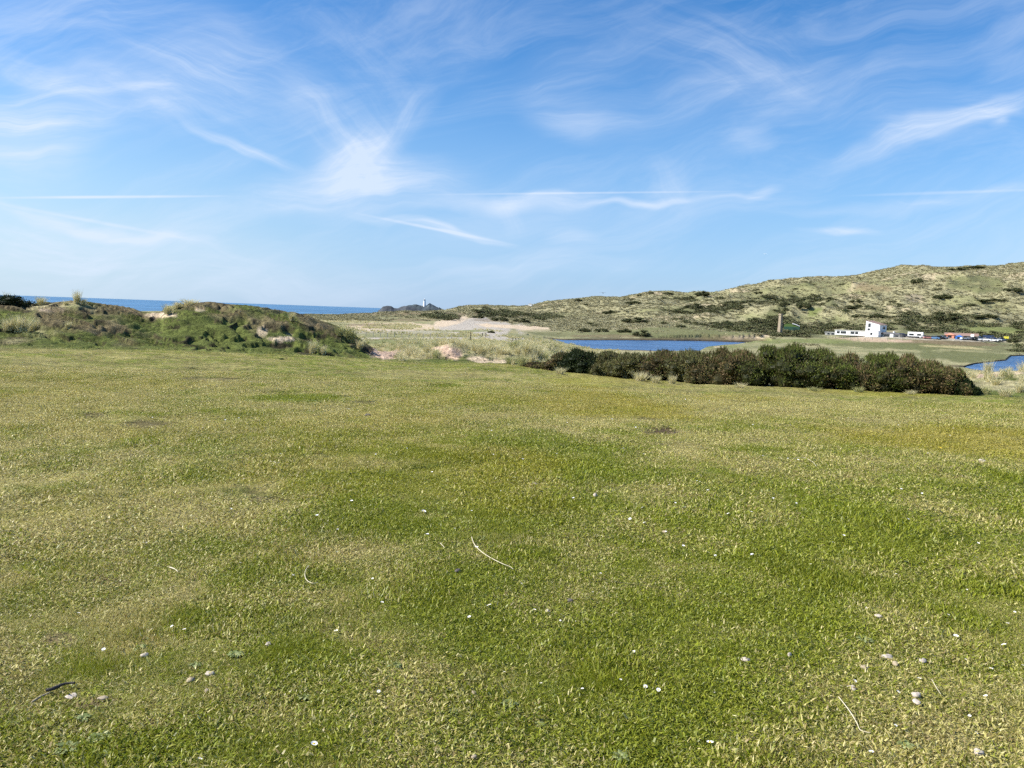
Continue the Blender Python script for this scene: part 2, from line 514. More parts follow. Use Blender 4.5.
# painted areas: px, py, rx, ry, colour, rmin, rmax, strength, rise angle
BLOBS = [
    (160, 315, 20, 3.0, 'sand', 34, 60, 1, 0), (200, 309, 10, 2.5, 'sand', 33, 60, .5, 0), (262, 332, 7, 7, 'sand', 31, 60, .7, .5), (285, 339, 22, 2.8, 'sand', 31, 60, .9, 0),
    (50, 310, 14, 2.0, 'sand', 33, 60, .8, 0), (100, 311, 60, 4, 'heath', 32, 60, .55, 0), (330, 330, 30, 6, 'heath', 32, 60, .4, .3),
    (385, 352, 17, 6, 'pink', 31, 60, 1, 0), (452, 352, 13, 6.5, 'pink', 31, 55, 1, .45), (440, 348, 14, 2, 'pink', 31, 55, .8, 0), (478, 359.5, 13, 3, 'sand', 31, 60, .9, .1), (500, 361, 16, 2.2, 'sand', 31, 60, .8, 0),
    (360, 345, 12, 4, 'heath', 31, 60, .6, .3), (400, 327, 60, 4.0, 'sand', 215, 520, .8, 0), (425, 346, 46, 5, 'heath', 44, 165, .55, 0), (420, 344, 50, 6, 'field', 44, 165, .6, 0), (470, 340, 60, 2.2, 'marram', 60, 170, .9, .05), (950, 343, 60, 2.6, 'brown', 330, 400, .8, .03), (505, 312.5, 30, 2, 'hill', 450, 800, .7, .0),
    (430, 338.3, 80, 0.9, 'track', 100, 300, 1, 0), (515, 341, 38, 2.6, 'track', 60, 300, .85, .14), (540, 345, 30, 2.5, 'marram', 60, 300, .9, .1),
    (400, 332, 70, 2.4, 'track', 175, 330, .5, 0), (475, 326, 48, 8, 'track', 200, 640, 1, .03), (490, 328, 34, 3, 'marram', 200, 300, .45, .05), (420, 320, 30, 1.5, 'brown', 250, 640, .6, 0), (500, 321, 26, 1.2, 'brown', 300, 640, .5, .04), (455, 331, 24, 1.0, 'marsh', 200, 400, .8, 0), (450, 321, 20, 5, 'sand', 250, 640, .8, -.2),
    (515, 327, 34, 2.0, 'sand', 300, 640, .9, .06), (540, 331, 20, 1.0, 'sand', 300, 640, .9, .03), (470, 331, 16, 1.2, 'lush', 200, 500, .6, 0), (395, 327, 30, 3.2, 'marram', 250, 500, .9, 0),
    (340, 320, 45, 3.0, 'marram', 250, 480, .9, 0), (385, 335, 40, 1.8, 'marsh', 170, 300, .8, 0), (370, 325, 26, 1.4, 'brown', 250, 500, .6, 0),
    (500, 314, 22, 4, 'scrub', 400, 640, .7, .05), (545, 317, 18, 3, 'scrub', 400, 640, .35, 0), (438, 317, 18, 3, 'scrub', 300, 640, .7, .1), (415, 314, 60, 1.4, 'brown', 300, 640, .75, 0),
    (690, 333, 62, 6.5, 'hfield', 318, 520, .8, .01), (575, 334, 60, 3, 'hfield', 318, 470, .6, 0), (560, 331, 40, 1.5, 'marsh', 318, 470, .6, 0), (740, 338, 26, 3, 'pink', 318, 420, .5, .05), (630, 339, 70, 1.2, 'mud', 312, 350, .6, 0),
    (610, 336, 40, 1.2, 'brown', 318, 420, .6, 0), (765, 336, 14, 2, 'sand', 300, 420, .7, -.2), (790, 334, 12, 2, 'brown', 300, 420, .8, 0),
    (871, 288, 20, 3.5, 'brown', 500, 900, .7, .05), (975, 284, 32, 9, 'hfield', 500, 900, .8, .05), (815, 311, 9, 4, 'field', 430, 800, .95, -.2),
    (805, 285, 45, 3.0, 'hfield', 600, 900, .6, -.1), (765, 300, 40, 2.5, 'hfield', 500, 900, .5, 0), (930, 326, 120, 5, 'hfield', 420, 620, .6, .03), (1000, 331, 50, 4, 'field', 420, 600, .8, .02), (790, 318, 60, 4, 'field', 420, 600, .4, .03),
    (870, 340, 42, 2.2, 'pink', 360, 400, .7, .03), (845, 336.5, 60, 0.8, 'track', 380, 402, .9, .02), (930, 338.5, 80, 1.6, 'track', 385, 440, .7, .04),
    (900, 346, 80, 3.4, 'hfield', 320, 390, .85, .03), (965, 356, 46, 6, 'hfield', 200, 362, .9, .03), (960, 347.5, 36, 1.2, 'straw', 315, 380, .9, .05), (980, 351, 36, 1.5, 'scrub', 300, 360, .7, .04),
    (800, 341, 60, 3, 'field', 300, 400, .8, 0), (805, 345, 20, 2, 'marram', 200, 400, .8, .1), (725, 346.5, 22, 1.6, 'field', 200, 300, .8, 0), (720, 347, 8, .7, 'sand', 200, 300, .8, 0),
    (985, 375, 26, 3.2, 'pink', 33, 60, .8, 0), (1010, 373, 20, 2, 'sand', 33, 60, .7, 0), (600, 353, 40, 3, 'marram', 60, 260, .9, .05), (1000, 385, 30, 6, 'marram', 28, 60, .6, 0),
    # scrapes and worn turf of the meadow
    (662, 431, 22, 3.6, 'soil', 3, 40, .95, 0), (648, 419, 15, 2, 'soil', 3, 40, .5, 0), (248, 456, 24, 2.4, 'soil', 3, 40, .9, 0), (97, 415, 12, 2.6, 'soil', 3, 40, .8, 0),
    (110, 582, 26, 5, 'soil', 1, 40, .85, .15), (58, 640, 20, 8, 'soil', 1, 40, .8, 0), (92, 703, 34, 8, 'soil', 1, 40, .8, 0), (153, 722, 16, 6, 'soil', 1, 40, .85, 0), (265, 500, 22, 3, 'soil', 1, 40, .7, 0), (200, 600, 14, 4, 'soil', 1, 40, .6, 0), (240, 640, 10, 3, 'soil', 1, 40, .6, 0), (30, 560, 20, 4, 'soil', 1, 40, .6, 0), (520, 755, 14, 6, 'soil', 1, 40, .8, 0), (730, 640, 14, 4, 'soil', 1, 40, .5, 0), (650, 640, 12, 3, 'soil', 1, 40, .4, 0), (535, 480, 16, 2, 'soil', 1, 40, .4, 0), (780, 425, 18, 1.6, 'soil', 1, 40, .4, 0),
    (250, 492, 34, 8, 'soil', 3, 40, .35, 0), (148, 425, 24, 4, 'soil', 3, 40, .5, 0), (515, 752, 20, 12, 'soil', 1, 40, .4, 0), (315, 456, 20, 4, 'soil', 3, 40, .4, 0), (210, 379, 30, 2, 'soil', 3, 40, .5, 0), (360, 402, 16, 1.5, 'soil', 3, 40, .6, 0),
    (85, 768, 60, 22, 'lush', 1, 40, .9, 0), (430, 468, 26, 5, 'lush', 3, 40, .8, 0), (290, 398, 50, 4.5, 'lush', 3, 40, .8, 0), (450, 386, 22, 2, 'lush', 3, 40, .8, 0), (320, 655, 50, 14, 'lush', 1, 40, .7, 0),
    (450, 520, 130, 30, 'lush', 1, 40, .3, 0), (700, 660, 60, 14, 'lush', 1, 40, .4, 0), (440, 375, 90, 4, 'thatch', 3, 40, .5, 0), (470, 425, 30, 3, 'thatch', 3, 40, .4, 0),
]
BR = []
for b in BLOBS:
    BR.append(b)
# turf edges broken away on the mound; colour paints dark soil and overhang shadow
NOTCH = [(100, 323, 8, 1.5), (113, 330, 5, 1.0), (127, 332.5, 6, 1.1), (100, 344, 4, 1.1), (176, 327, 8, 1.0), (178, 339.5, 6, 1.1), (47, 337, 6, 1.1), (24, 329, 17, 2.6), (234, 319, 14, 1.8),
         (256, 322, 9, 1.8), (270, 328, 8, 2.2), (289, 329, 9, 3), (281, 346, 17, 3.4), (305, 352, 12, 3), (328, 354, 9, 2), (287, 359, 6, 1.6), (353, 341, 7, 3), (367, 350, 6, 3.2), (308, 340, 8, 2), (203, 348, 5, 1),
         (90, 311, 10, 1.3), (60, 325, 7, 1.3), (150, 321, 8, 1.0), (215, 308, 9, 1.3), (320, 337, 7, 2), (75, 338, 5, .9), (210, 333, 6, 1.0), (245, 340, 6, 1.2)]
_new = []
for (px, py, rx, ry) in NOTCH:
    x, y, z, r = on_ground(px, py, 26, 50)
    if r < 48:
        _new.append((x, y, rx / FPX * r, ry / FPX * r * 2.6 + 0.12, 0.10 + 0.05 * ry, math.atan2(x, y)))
        BR.append((px, py, rx, ry, 'peat_shade', 27, 50, 0.9, 0))
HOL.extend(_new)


def zones(x, y, z):
    """albedo of the ground and masks used for scattering"""
    r = np.hypot(x, y)
    az = np.arctan2(x, y)
    px, py = proj(x, y, z)
    e = np.interp(az, EA, ER)
    n = x.shape[0]
    f1 = fbm(x / 2.6, y / 2.6, 4, 0)
    f2 = fbm(x / 9, y / 9, 3, 1)
    f3 = fbm(x / 0.8, y / 0.8, 3, 2)
    f4 = fbm(x / 0.3, y / 0.3, 2, 3)
    # meadow dryness: drier near the lower left and in a band far out
    f5 = fbm(x / 0.13, y / 0.13, 2, 1)
    cf = 1 - 0.45 * sst(9, 18, r)
    dry = 0.51 + 0.24 * f1 + 0.16 * f2 + (0.40 * f3 + 0.40 * f4) * cf + 0.26 * f5
    dry += 0.24 * (1 - sst(-100, 460, px)) - 0.12 * sst(500, 700, px) * sst(430, 560, py)
    dry += 0.16 * sst(470, 400, py) * 0.8
    dry = 0.5 + (dry - 0.5) * 1.15
    dry += 0.10 * (1 - sst(0, 190, np.hypot(px - 60, (py - 620) * 1.2)))
    dry += 0.10 * (1 - sst(0, 160, np.hypot((px - 420) * .6, (py - 750) * 1.6)))
    yel = sst(0.02, 0.5, fbm(x / 3.7 + 40, y / 3.7, 3, 3)) * (0.35 + 0.65 * sst(350, 700, px))
    dry = np.clip(dry, 0, 1)
    mask = {k: np.zeros(n) for k in ('marram', 'scrub', 'bare')}
    t = dry[:, None]
    col = C['lush'] * (1 - t) + C['turf'] * t
    col = col + (C['thatch'] - col) * (sst(0.45, 0.95, dry) * 0.75)[:, None]
    col = col + (C['yel'] - col) * (yel * 0.45)[:, None]
    far = sst(e - 1.2, e + 0.8, r)
    # mound and dune edge
    mo = far * (1 - sst(60, 90, r))
    h = z + 0.5
    mcol = np.array([0.10, 0.118, 0.030]) + np.zeros((n, 3))
    br = sst(-0.1, 0.5, fbm(x / 1.7, y / 1.7, 4, 2) + 0.60 * (sst(0.4, 1.6, h) - 0.55))
    left = 1 - sst(-0.22, -0.15, az)
    mcol = mcol + (C['heath'] - mcol) * (br * 0.85)[:, None]
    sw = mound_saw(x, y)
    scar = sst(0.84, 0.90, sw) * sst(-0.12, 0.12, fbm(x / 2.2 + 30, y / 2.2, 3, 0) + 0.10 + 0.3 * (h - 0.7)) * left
    mm = sst(0.1, 0.45, fbm(x / 3.5, y / 3.5, 4, 3) + 0.30 * (1 - left) + 0.3 * sst(36, 40, r) * (1 - left) - 0.18 * left)
    mcol = mcol + (C['marram'] - mcol) * (mm * 0.8)[:, None]
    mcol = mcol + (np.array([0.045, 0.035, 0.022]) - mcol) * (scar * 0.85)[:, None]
    mask['marram'] = np.maximum(mask['marram'], mo * mm * (1 - 0.88 * left) * (1 - 0.6 * sst(0.50, 0.56, az)))
    col = col + (mcol - col) * mo[:, None]
    # marsh flat
    fl = sst(60, 90, r)
    g = sst(-0.3, 0.35, fbm(x / 14, y / 9, 4, 1))
    fcol = C['marsh'] + (C['marram'] - C['marsh']) * (g * 0.7)[:, None]
    s2 = sst(0.12, 0.3, fbm(x / 12 + 9, y / 7, 4, 2))
    fcol = fcol + (C['scrub'] - fcol) * (s2 * 0.55)[:, None]
    mask['marram'] = np.maximum(mask['marram'], fl * (1 - sst(200, 300, r)) * g * (az < 0.1))
    col = col + (fcol - col) * fl[:, None]
    # dunes
    hi = sst(330, 430, r)
    hc = C['hill'] + np.zeros((n, 3))
    gr = 0.7 * sst(0.06, 0.40, fbm(x / 60, y / 60, 4, 2) + 0.12 * (1 - sst(-3, 22, z)))
    hc = hc + (np.array([0.175, 0.18, 0.075]) - hc) * (gr * 0.75)[:, None]
    low = 1 - sst(6, 34, z)
    sc = sst(0.20, 0.30, fbm(x / 42 + 5, y / 42, 5, 3, 0.6) + 0.52 * low * sst(0.08, 0.32, az) - 0.28)
    sc = sc * (0.12 + 0.88 * sst(0.04, 0.2, az))
    hc = hc + (C['scrub'] - hc) * (sc * 0.85)[:, None]
    bt = sst(0.30, 0.42, fbm(x / 30 + 90, y / 22, 4, 0))
    hc = hc + (C['sand'] * 0.85 - hc) * (bt * 0.45)[:, None]
    pkz = sst(800, 815, px) * (1 - sst(1008, 1020, px)) * sst(340, 350, r) * (1 - sst(425, 440, r))
    flatb = np.maximum(pkz, sst(778, 782, px) * (1 - sst(803, 808, px)) * (1 - sst(400, 410, r)))
    mask['scrub'] = np.maximum(mask['scrub'], hi * sc * (1 - flatb))
    mask['marram'] = np.maximum(mask['marram'] * (1 - hi), hi * (1 - sc) * (1 - 0.6 * gr) * (1 - flatb))
    col = col + (hc - col) * hi[:, None]
    wob = fbm(x / (0.12 * r + 0.3), y / (0.12 * r + 0.3), 3, 2)
    wob2 = fbm(x / (0.012 * r + 0.05), y / (0.012 * r + 0.05), 3, 1)
    bare = np.zeros(n)
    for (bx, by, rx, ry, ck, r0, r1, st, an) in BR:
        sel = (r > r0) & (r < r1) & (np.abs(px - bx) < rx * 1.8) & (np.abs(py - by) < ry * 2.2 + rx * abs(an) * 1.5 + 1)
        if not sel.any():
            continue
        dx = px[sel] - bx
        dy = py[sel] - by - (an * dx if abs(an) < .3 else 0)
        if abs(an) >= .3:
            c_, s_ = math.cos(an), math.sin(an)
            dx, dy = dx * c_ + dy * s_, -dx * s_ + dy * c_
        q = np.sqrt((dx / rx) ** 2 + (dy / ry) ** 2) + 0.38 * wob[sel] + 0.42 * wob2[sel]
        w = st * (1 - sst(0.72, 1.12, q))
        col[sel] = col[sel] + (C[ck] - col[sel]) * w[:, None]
        if ck in ('sand', 'pink', 'track', 'soil', 'mud', 'field', 'hfield', 'lush', 'brown'):
            mask['marram'][sel] *= (1 - w)
            mask['scrub'][sel] *= (1 - w)
        if ck in ('scrub',):
            mask['scrub'][sel] = np.maximum(mask['scrub'][sel], w)
            mask['marram'][sel] *= (1 - w)
        if ck in ('marram',) and r0 > 50:
            mask['marram'][sel] = np.maximum(mask['marram'][sel], w)
        if ck in ('sand', 'pink', 'track', 'soil', 'mud'):
            bare[sel] = np.maximum(bare[sel], w)
        if ck == 'lush':
            dry[sel] = dry[sel] * (1 - w * 0.9)
        if ck in ('thatch', 'soil'):
            dry[sel] = np.maximum(dry[sel], w)
    wobr = fbm(x / 9, y / 9, 3, 2)
    lm = lake_mask(az, r)
    rd = sst(-6, -2.5, lm + 2.5 * wobr)
    col = col + (C['brown'] * 0.8 - col) * (rd * 0.75)[:, None]
    wet = sst(-2.2, -0.4, lm)
    col = col + (C['mud'] - col) * wet[:, None]
    mask['marram'] *= (1 - sst(-3, -1, lm))
    mask['scrub'] *= (1 - sst(-3, -1, lm))
    mask['bare'] = np.maximum(bare, wet)
    mask['dry'] = dry
    mask['yel'] = yel
    mask['e'] = e
    return np.clip(col, 0.01, 0.9), mask, px, py, r, az


# ------------------------------------------------------------------ materials
def new_mat(name):
    m = bpy.data.materials.new(name)
    m.use_nodes = True
    t = NT(m.node_tree)
    b = m.node_tree.nodes['Principled BSDF']
    return m, t, b


def simple(name, col, rough=0.7, metal=0.0, var=0.12, scale=4.0, bump=0.0, spec=0.4):
    m, t, b = new_mat(name)
    tcn = t.n('ShaderNodeTexCoord')
    f = t.noise(tcn.outputs['Object'], scale, 5, 0.65)
    k = t.ramp(f, 0.25, 0.75, 1 - var, 1 + var)
    c = t.vm('MULTIPLY', tuple(col), t.comb(k, k, k))
    t.put(b.inputs['Base Color'], c)
    b.inputs['Roughness'].default_value = rough
    b.inputs['Metallic'].default_value = metal
    b.inputs['Specular IOR Level'].default_value = spec
    if bump:
        bn = t.n('ShaderNodeBump')
        bn.inputs['Strength'].default_value = bump
        t.put(bn.inputs['Height'], f)
        t.put(b.inputs['Normal'], bn.outputs[0])
    return m


def ground_mat():
    m, t, b = new_mat('turf_ground')
    a = t.n('ShaderNodeAttribute', attribute_name='albedo')
    g = t.n('ShaderNodeNewGeometry')
    P = g.outputs['Position']
    n1 = t.noise(P, 55, 3, 0.6)
    n2 = t.noise(P, 7, 4, 0.65)
    n3 = t.noise(P, 0.9, 4, 0.65)
    k = t.m('MULTIPLY', t.ramp(n1, 0.3, 0.72, 0.55, 1.45), t.m('MULTIPLY', t.ramp(n2, 0.3, 0.7, 0.62, 1.38), t.ramp(n3, 0.3, 0.7, 0.72, 1.28)))
    c = t.vm('MULTIPLY', a.outputs['Color'], t.comb(k, k, k))
    t.put(b.inputs['Base Color'], c)
    b.inputs['Roughness'].default_value = 0.95
    b.inputs['Specular IOR Level'].default_value = 0.08
    bn = t.n('ShaderNodeBump')
    bn.inputs['Strength'].default_value = 0.8
    bn.inputs['Distance'].default_value = 0.03
    t.put(bn.inputs['Height'], t.m('ADD', n1, t.m('MULTIPLY', n2, 3)))
    t.put(b.inputs['Normal'], bn.outputs[0])
    return m


def leafy(name, stops, inst=None, transl=0.35, rough=0.6, tint=None, spec=0.25):
    """stops: colours chosen per blade by the 'rnd' attribute; inst = (attribute, colours shown where it is high)"""
    m, t, b = new_mat(name)
    a = t.n('ShaderNodeAttribute', attribute_name='rnd')

    def ramp(cols, fac):
        r = t.n('ShaderNodeValToRGB')
        r.color_ramp.interpolation = 'LINEAR'
        while len(r.color_ramp.elements) < len(cols):
            r.color_ramp.elements.new(0.5)
        for i, c in enumerate(cols):
            r.color_ramp.elements[i].position = i / (len(cols) - 1)
            r.color_ramp.elements[i].color = (*c, 1)
        t.put(r.inputs[0], fac)
        return r.outputs[0]
    c = ramp(stops, a.outputs['Fac'])
    if inst:
        ia = t.n('ShaderNodeAttribute', attribute_name=inst[0], attribute_type='INSTANCER')
        oi = t.n('ShaderNodeObjectInfo')
        thr = t.m('ADD', t.m('MULTIPLY', t.m('FRACT', t.m('MULTIPLY', a.outputs['Fac'], 7.31)), 0.66), 0.17)
        f = t.ramp(t.m('SUBTRACT', ia.outputs['Fac'], thr), -0.14, 0.14)
        c2 = ramp(inst[1], a.outputs['Fac'])
        c = t.mix(f, c, c2)
        if len(inst) > 2:
            ib = t.n('ShaderNodeAttribute', attribute_name=inst[2], attribute_type='INSTANCER')
            c = t.mix(t.m('MULTIPLY', ib.outputs['Fac'], 0.6), c, inst[3])
        k = t.m('MULTIPLY_ADD', oi.outputs['Random'], 0.5, 0.75)
        c = t.vm('MULTIPLY', c, t.comb(k, k, k))
    if tint:
        oi = t.n('ShaderNodeObjectInfo')
        c = t.mix(1.0, c, oi.outputs['Color'], 'MULTIPLY')
    t.put(b.inputs['Base Color'], c)
    b.inputs['Roughness'].default_value = rough
    b.inputs['Specular IOR Level'].default_value = spec
    if transl:
        tr = t.n('ShaderNodeBsdfTranslucent')
        t.put(tr.inputs[0], c)
        mx = t.n('ShaderNodeMixShader')
        mx.inputs[0].default_value = transl
        out = m.node_tree.nodes['Material Output']
        t.t.links.new(b.outputs[0], mx.inputs[1])
        t.t.links.new(tr.outputs[0], mx.inputs[2])
        t.t.links.new(mx.outputs[0], out.inputs[0])
    return m


def water_mat(name, deep, scale, strength, rough, dist):
    m, t, b = new_mat(name)
    g = t.n('ShaderNodeNewGeometry')
    P = t.vm('MULTIPLY', g.outputs['Position'], (1.0, 2.2, 1.0))
    n1 = t.noise(P, scale, 6, 0.62, 0.4)
    n2 = t.noise(t.vm('MULTIPLY', g.outputs['Position'], (0.35, 1.6, 1.0)), scale * 0.07, 5, 0.65)
    k = t.ramp(n2, 0.3, 0.7, 0.70, 1.40)
    t.put(b.inputs['Base Color'], t.vm('MULTIPLY', deep, t.comb(k, k, k)))
    b.inputs['Roughness'].default_value = rough
    b.inputs['IOR'].default_value = 1.333
    b.inputs['Specular IOR Level'].default_value = 0.5
    bn = t.n('ShaderNodeBump')
    bn.inputs['Strength'].default_value = strength
    bn.inputs['Distance'].default_value = dist
    t.put(bn.inputs['Height'], n1)
    t.put(b.inputs['Normal'], bn.outputs[0])
    return m


# ------------------------------------------------------------------ mesh helpers
def np_mesh(name, V, faces, mats=(), attrs=None, smooth=False, fattr=None):
    """faces: list of (n,k) int arrays with the same or different k"""
    me = bpy.data.meshes.new(name)
    V = np.asarray(V, np.float32)
    me.vertices.add(len(V))
    me.vertices.foreach_set('co', V.ravel())
    if faces:
        li = np.concatenate([f.ravel() for f in faces]).astype(np.int32)
        cnt = np.concatenate([np.full(len(f), f.shape[1]) for f in faces])
        st = np.concatenate([[0], np.cumsum(cnt)[:-1]]).astype(np.int32)
        me.loops.add(len(li))
        me.loops.foreach_set('vertex_index', li)
        me.polygons.add(len(cnt))
        me.polygons.foreach_set('loop_start', st)
        me.polygons.foreach_set('use_smooth', np.full(len(cnt), smooth))
    me.update(calc_edges=True)
    for m in mats:
        me.materials.append(m)
    for k, v in (attrs or {}).items():
        v = np.asarray(v, np.float32)
        if v.ndim == 1:
            a = me.attributes.new(k, 'FLOAT', 'POINT')
            a.data.foreach_set('value', v)
        elif v.shape[1] == 4:
            a = me.attributes.new(k, 'FLOAT_COLOR', 'POINT')
            a.data.foreach_set('color', v.ravel())
        else:
            a = me.attributes.new(k, 'FLOAT_VECTOR', 'POINT')
            a.data.foreach_set('vector', v.ravel())
    return me


def link(name, me, parent=None, loc=(0, 0, 0), rot=(0, 0, 0), scl=(1, 1, 1)):
    o = bpy.data.objects.new(name, me)
    COL.objects.link(o)
    o.location = loc
    o.rotation_euler = rot
    o.scale = scl
    if parent is not None:
        o.parent = parent
    return o


def tag(o, label, cat, group=None):
    o['label'] = label
    o['category'] = cat
    if group:
        o['group'] = group
    return o


def kind(o, k, label=None, cat=None):
    o['kind'] = k
    if label:
        o['label'] = label
    if cat:
        o['category'] = cat
    return o


class MB:
    """collects boxes, tubes and loose polygons into one mesh"""
    def __init__(s):
        s.v = []
        s.f = []

    def add(s, vs_, fs):
        o = len(s.v)
        s.v += [tuple(p) for p in vs_]
        s.f += [tuple(i + o for i in f) for f in fs]
        return s

    def box(s, x0, x1, y0, y1, z0, z1):
        return s.add([(x0, y0, z0), (x1, y0, z0), (x1, y1, z0), (x0, y1, z0), (x0, y0, z1), (x1, y0, z1), (x1, y1, z1), (x0, y1, z1)],
                     [(0, 3, 2, 1), (4, 5, 6, 7), (0, 1, 5, 4), (1, 2, 6, 5), (2, 3, 7, 6), (3, 0, 4, 7)])

    def prism(s, poly, y0, y1):
        """polygon in x,z extruded along y"""
        n = len(poly)
        vs_ = [(x, y0, z) for x, z in poly] + [(x, y1, z) for x, z in poly]
        return s.add(vs_, [tuple(range(n)), tuple(range(2 * n - 1, n - 1, -1))] + [(i, i + n, (i + 1) % n + n, (i + 1) % n) for i in range(n)])

    def lathe(s, prof, n=12, cx=0, cy=0):
        vs_ = []
        for r, z in prof:
            for k in range(n):
                a = 2 * math.pi * k / n
                vs_.append((cx + r * math.cos(a), cy + r * math.sin(a), z))
        fs = []
        for j in range(len(prof) - 1):
            for k in range(n):
                fs.append((j * n + k, j * n + (k + 1) % n, (j + 1) * n + (k + 1) % n, (j + 1) * n + k))
        fs.append(tuple(range(n - 1, -1, -1)))
        fs.append(tuple((len(prof) - 1) * n + k for k in range(n)))
        return s.add(vs_, fs)

    def tube(s, pts, rads, n=6):
        pts = [Vector(p) for p in pts]
        rings = []
        for i, p in enumerate(pts):
            d = (pts[min(i + 1, len(pts) - 1)] - pts[max(i - 1, 0)]).normalized()
            u = d.orthogonal().normalized() if i == 0 else (u - d * u.dot(d)).normalized()
            w = d.cross(u)
            rings.append([p + (u * math.cos(2 * math.pi * k / n) + w * math.sin(2 * math.pi * k / n)) * rads[i] for k in range(n)])
        vs_ = [q for r in rings for q in r]
        fs = [(j * n + k, j * n + (k + 1) % n, (j + 1) * n + (k + 1) % n, (j + 1) * n + k) for j in range(len(rings) - 1) for k in range(n)]
        fs += [tuple(range(n - 1, -1, -1)), tuple((len(rings) - 1) * n + k for k in range(n))]
        return s.add(vs_, fs)

    def mesh(s, name, mat, smooth=False):
        me = bpy.data.meshes.new(name)
        me.from_pydata(s.v, [], s.f)
        me.validate()
        me.materials.append(mat)
        if smooth:
            me.polygons.foreach_set('use_smooth', np.ones(len(me.polygons), bool))
        me.update()
        return me

    def build(s, name, mat, parent=None, smooth=False, loc=(0, 0, 0), rot=(0, 0, 0)):
        return link(name, s.mesh(name, mat, smooth), parent, loc, rot)


def copy_tree(o, parent=None):
    c = o.copy()
    COL.objects.link(c)
    c.parent = parent
    for ch in list(o.children):
        copy_tree(ch, c)
    return c


# ------------------------------------------------------------------ ground sheet
M_ground = ground_mat()


def steps(a, b, q):
    n = max(2, int(math.log(b / a) / q))
    return np.geomspace(a, b, n, endpoint=False)


rr = np.concatenate([steps(0.05, 1.5, 0.06), steps(1.5, 28, 0.009), steps(28, 58, 0.0038), steps(58, 300, 0.010), steps(300, 420, 0.004), steps(420, 1000, 0.0055),
                     steps(1000, 2500, 0.04), steps(2500, 70000, 0.4), [80000.0]])
aa = np.concatenate([np.radians(np.arange(-180, -43, 2.0)), np.radians(np.arange(-43, 43, 0.066)), np.radians(np.arange(43, 180, 2.0))])
RRg, AAg = np.meshgrid(rr, aa, indexing='ij')
X = (RRg * np.sin(AAg)).ravel()
Y = (RRg * np.cos(AAg)).ravel()
Z = Hgt(X, Y)
colr = np.zeros((len(X), 4), np.float32)
colr[:, 3] = 1
for s in range(0, len(X), 300000):
    c_, _, _, _, _, _ = zones(X[s:s + 300000], Y[s:s + 300000], Z[s:s + 300000])
    colr[s:s + 300000, :3] = c_
na, nr = len(aa), len(rr)
I = np.arange(nr * na).reshape(nr, na)
J = np.roll(I, -1, axis=1)
q = np.stack([I[:-1].ravel(), I[1:].ravel(), J[1:].ravel(), J[:-1].ravel()], -1)
gme = np_mesh('ground', np.stack([X, Y, Z], -1), [q], [M_ground], {'albedo': colr}, smooth=True)
ground = link('ground', gme)
kind(ground, 'structure')
del RRg, AAg

# ------------------------------------------------------------------ water
M_sea = water_mat('sea_water', (0.065, 0.155, 0.26), 0.05, 0.30, 0.5, 1.4)
M_lake = water_mat('lake_water', (0.045, 0.10, 0.20), 1.2, 0.5, 0.32, 0.22)


def polar_sheet(name, a0, a1, na_, radii, z, mat):
    az = np.linspace(a0, a1, na_)
    Rr, Aa = np.meshgrid(radii, az, indexing='ij')
    V = np.stack([Rr * np.sin(Aa), Rr * np.cos(Aa), np.full_like(Rr, z)], -1).reshape(-1, 3)
    I = np.arange(len(V)).reshape(Rr.shape)
    q = np.stack([I[:-1, :-1].ravel(), I[1:, :-1].ravel(), I[1:, 1:].ravel(), I[:-1, 1:].ravel()], -1)
    return link(name, np_mesh(name, V, [q], [mat]))


kind(polar_sheet('sea', -2.2, 2.2, 120, np.geomspace(560, 90000, 40), -10.0, M_sea), 'structure')
for A, N, F in LAKES:
    o = polar_sheet('lake', A[0] - 0.01, min(A[-1], 0.75) + 0.01, 60, np.linspace(N.min() - 12, F.max() + 12, 12), LZ, M_lake)
    kind(o, 'structure')

# ------------------------------------------------------------------ scatter by geometry nodes
def scatter(name, protos, P, rot, scl, idx, attrs, label, cat):
    at_ = {'rot': rot, 'scl': scl}
    at_.update(attrs)
    me = np_mesh(name, P, [], [], at_)
    ia = me.attributes.new('idx', 'INT', 'POINT')
    ia.data.foreach_set('value', np.asarray(idx, np.int32))
    o = link(name, me)
    ng = bpy.data.node_groups.new(name + '_scatter', 'GeometryNodeTree')
    ng.interface.new_socket('Geometry', in_out='INPUT', socket_type='NodeSocketGeometry')
    ng.interface.new_socket('Geometry', in_out='OUTPUT', socket_type='NodeSocketGeometry')
    gi = ng.nodes.new('NodeGroupInput')
    go = ng.nodes.new('NodeGroupOutput')
    iop = ng.nodes.new('GeometryNodeInstanceOnPoints')
    jn = ng.nodes.new('GeometryNodeJoinGeometry')
    for p in protos:
        oi = ng.nodes.new('GeometryNodeObjectInfo')
        oi.inputs['Object'].default_value = p
        oi.inputs['As Instance'].default_value = True
        ng.links.new(oi.outputs['Geometry'], jn.inputs[0])

    def nat(nm, typ):
        a = ng.nodes.new('GeometryNodeInputNamedAttribute')
        a.data_type = typ
        a.inputs['Name'].default_value = nm
        return a.outputs['Attribute']
    ng.links.new(gi.outputs[0], iop.inputs['Points'])
    ng.links.new(jn.outputs[0], iop.inputs['Instance'])
    iop.inputs['Pick Instance'].default_value = True
    ng.links.new(nat('idx', 'INT'), iop.inputs['Instance Index'])
    ng.links.new(nat('rot', 'FLOAT_VECTOR'), iop.inputs['Rotation'])
    ng.links.new(nat('scl', 'FLOAT_VECTOR'), iop.inputs['Scale'])
    ng.links.new(iop.outputs[0], go.inputs[0])
    md = o.modifiers.new('scatter', 'NODES')
    md.node_group = ng
    kind(o, 'stuff', label, cat)
    return o


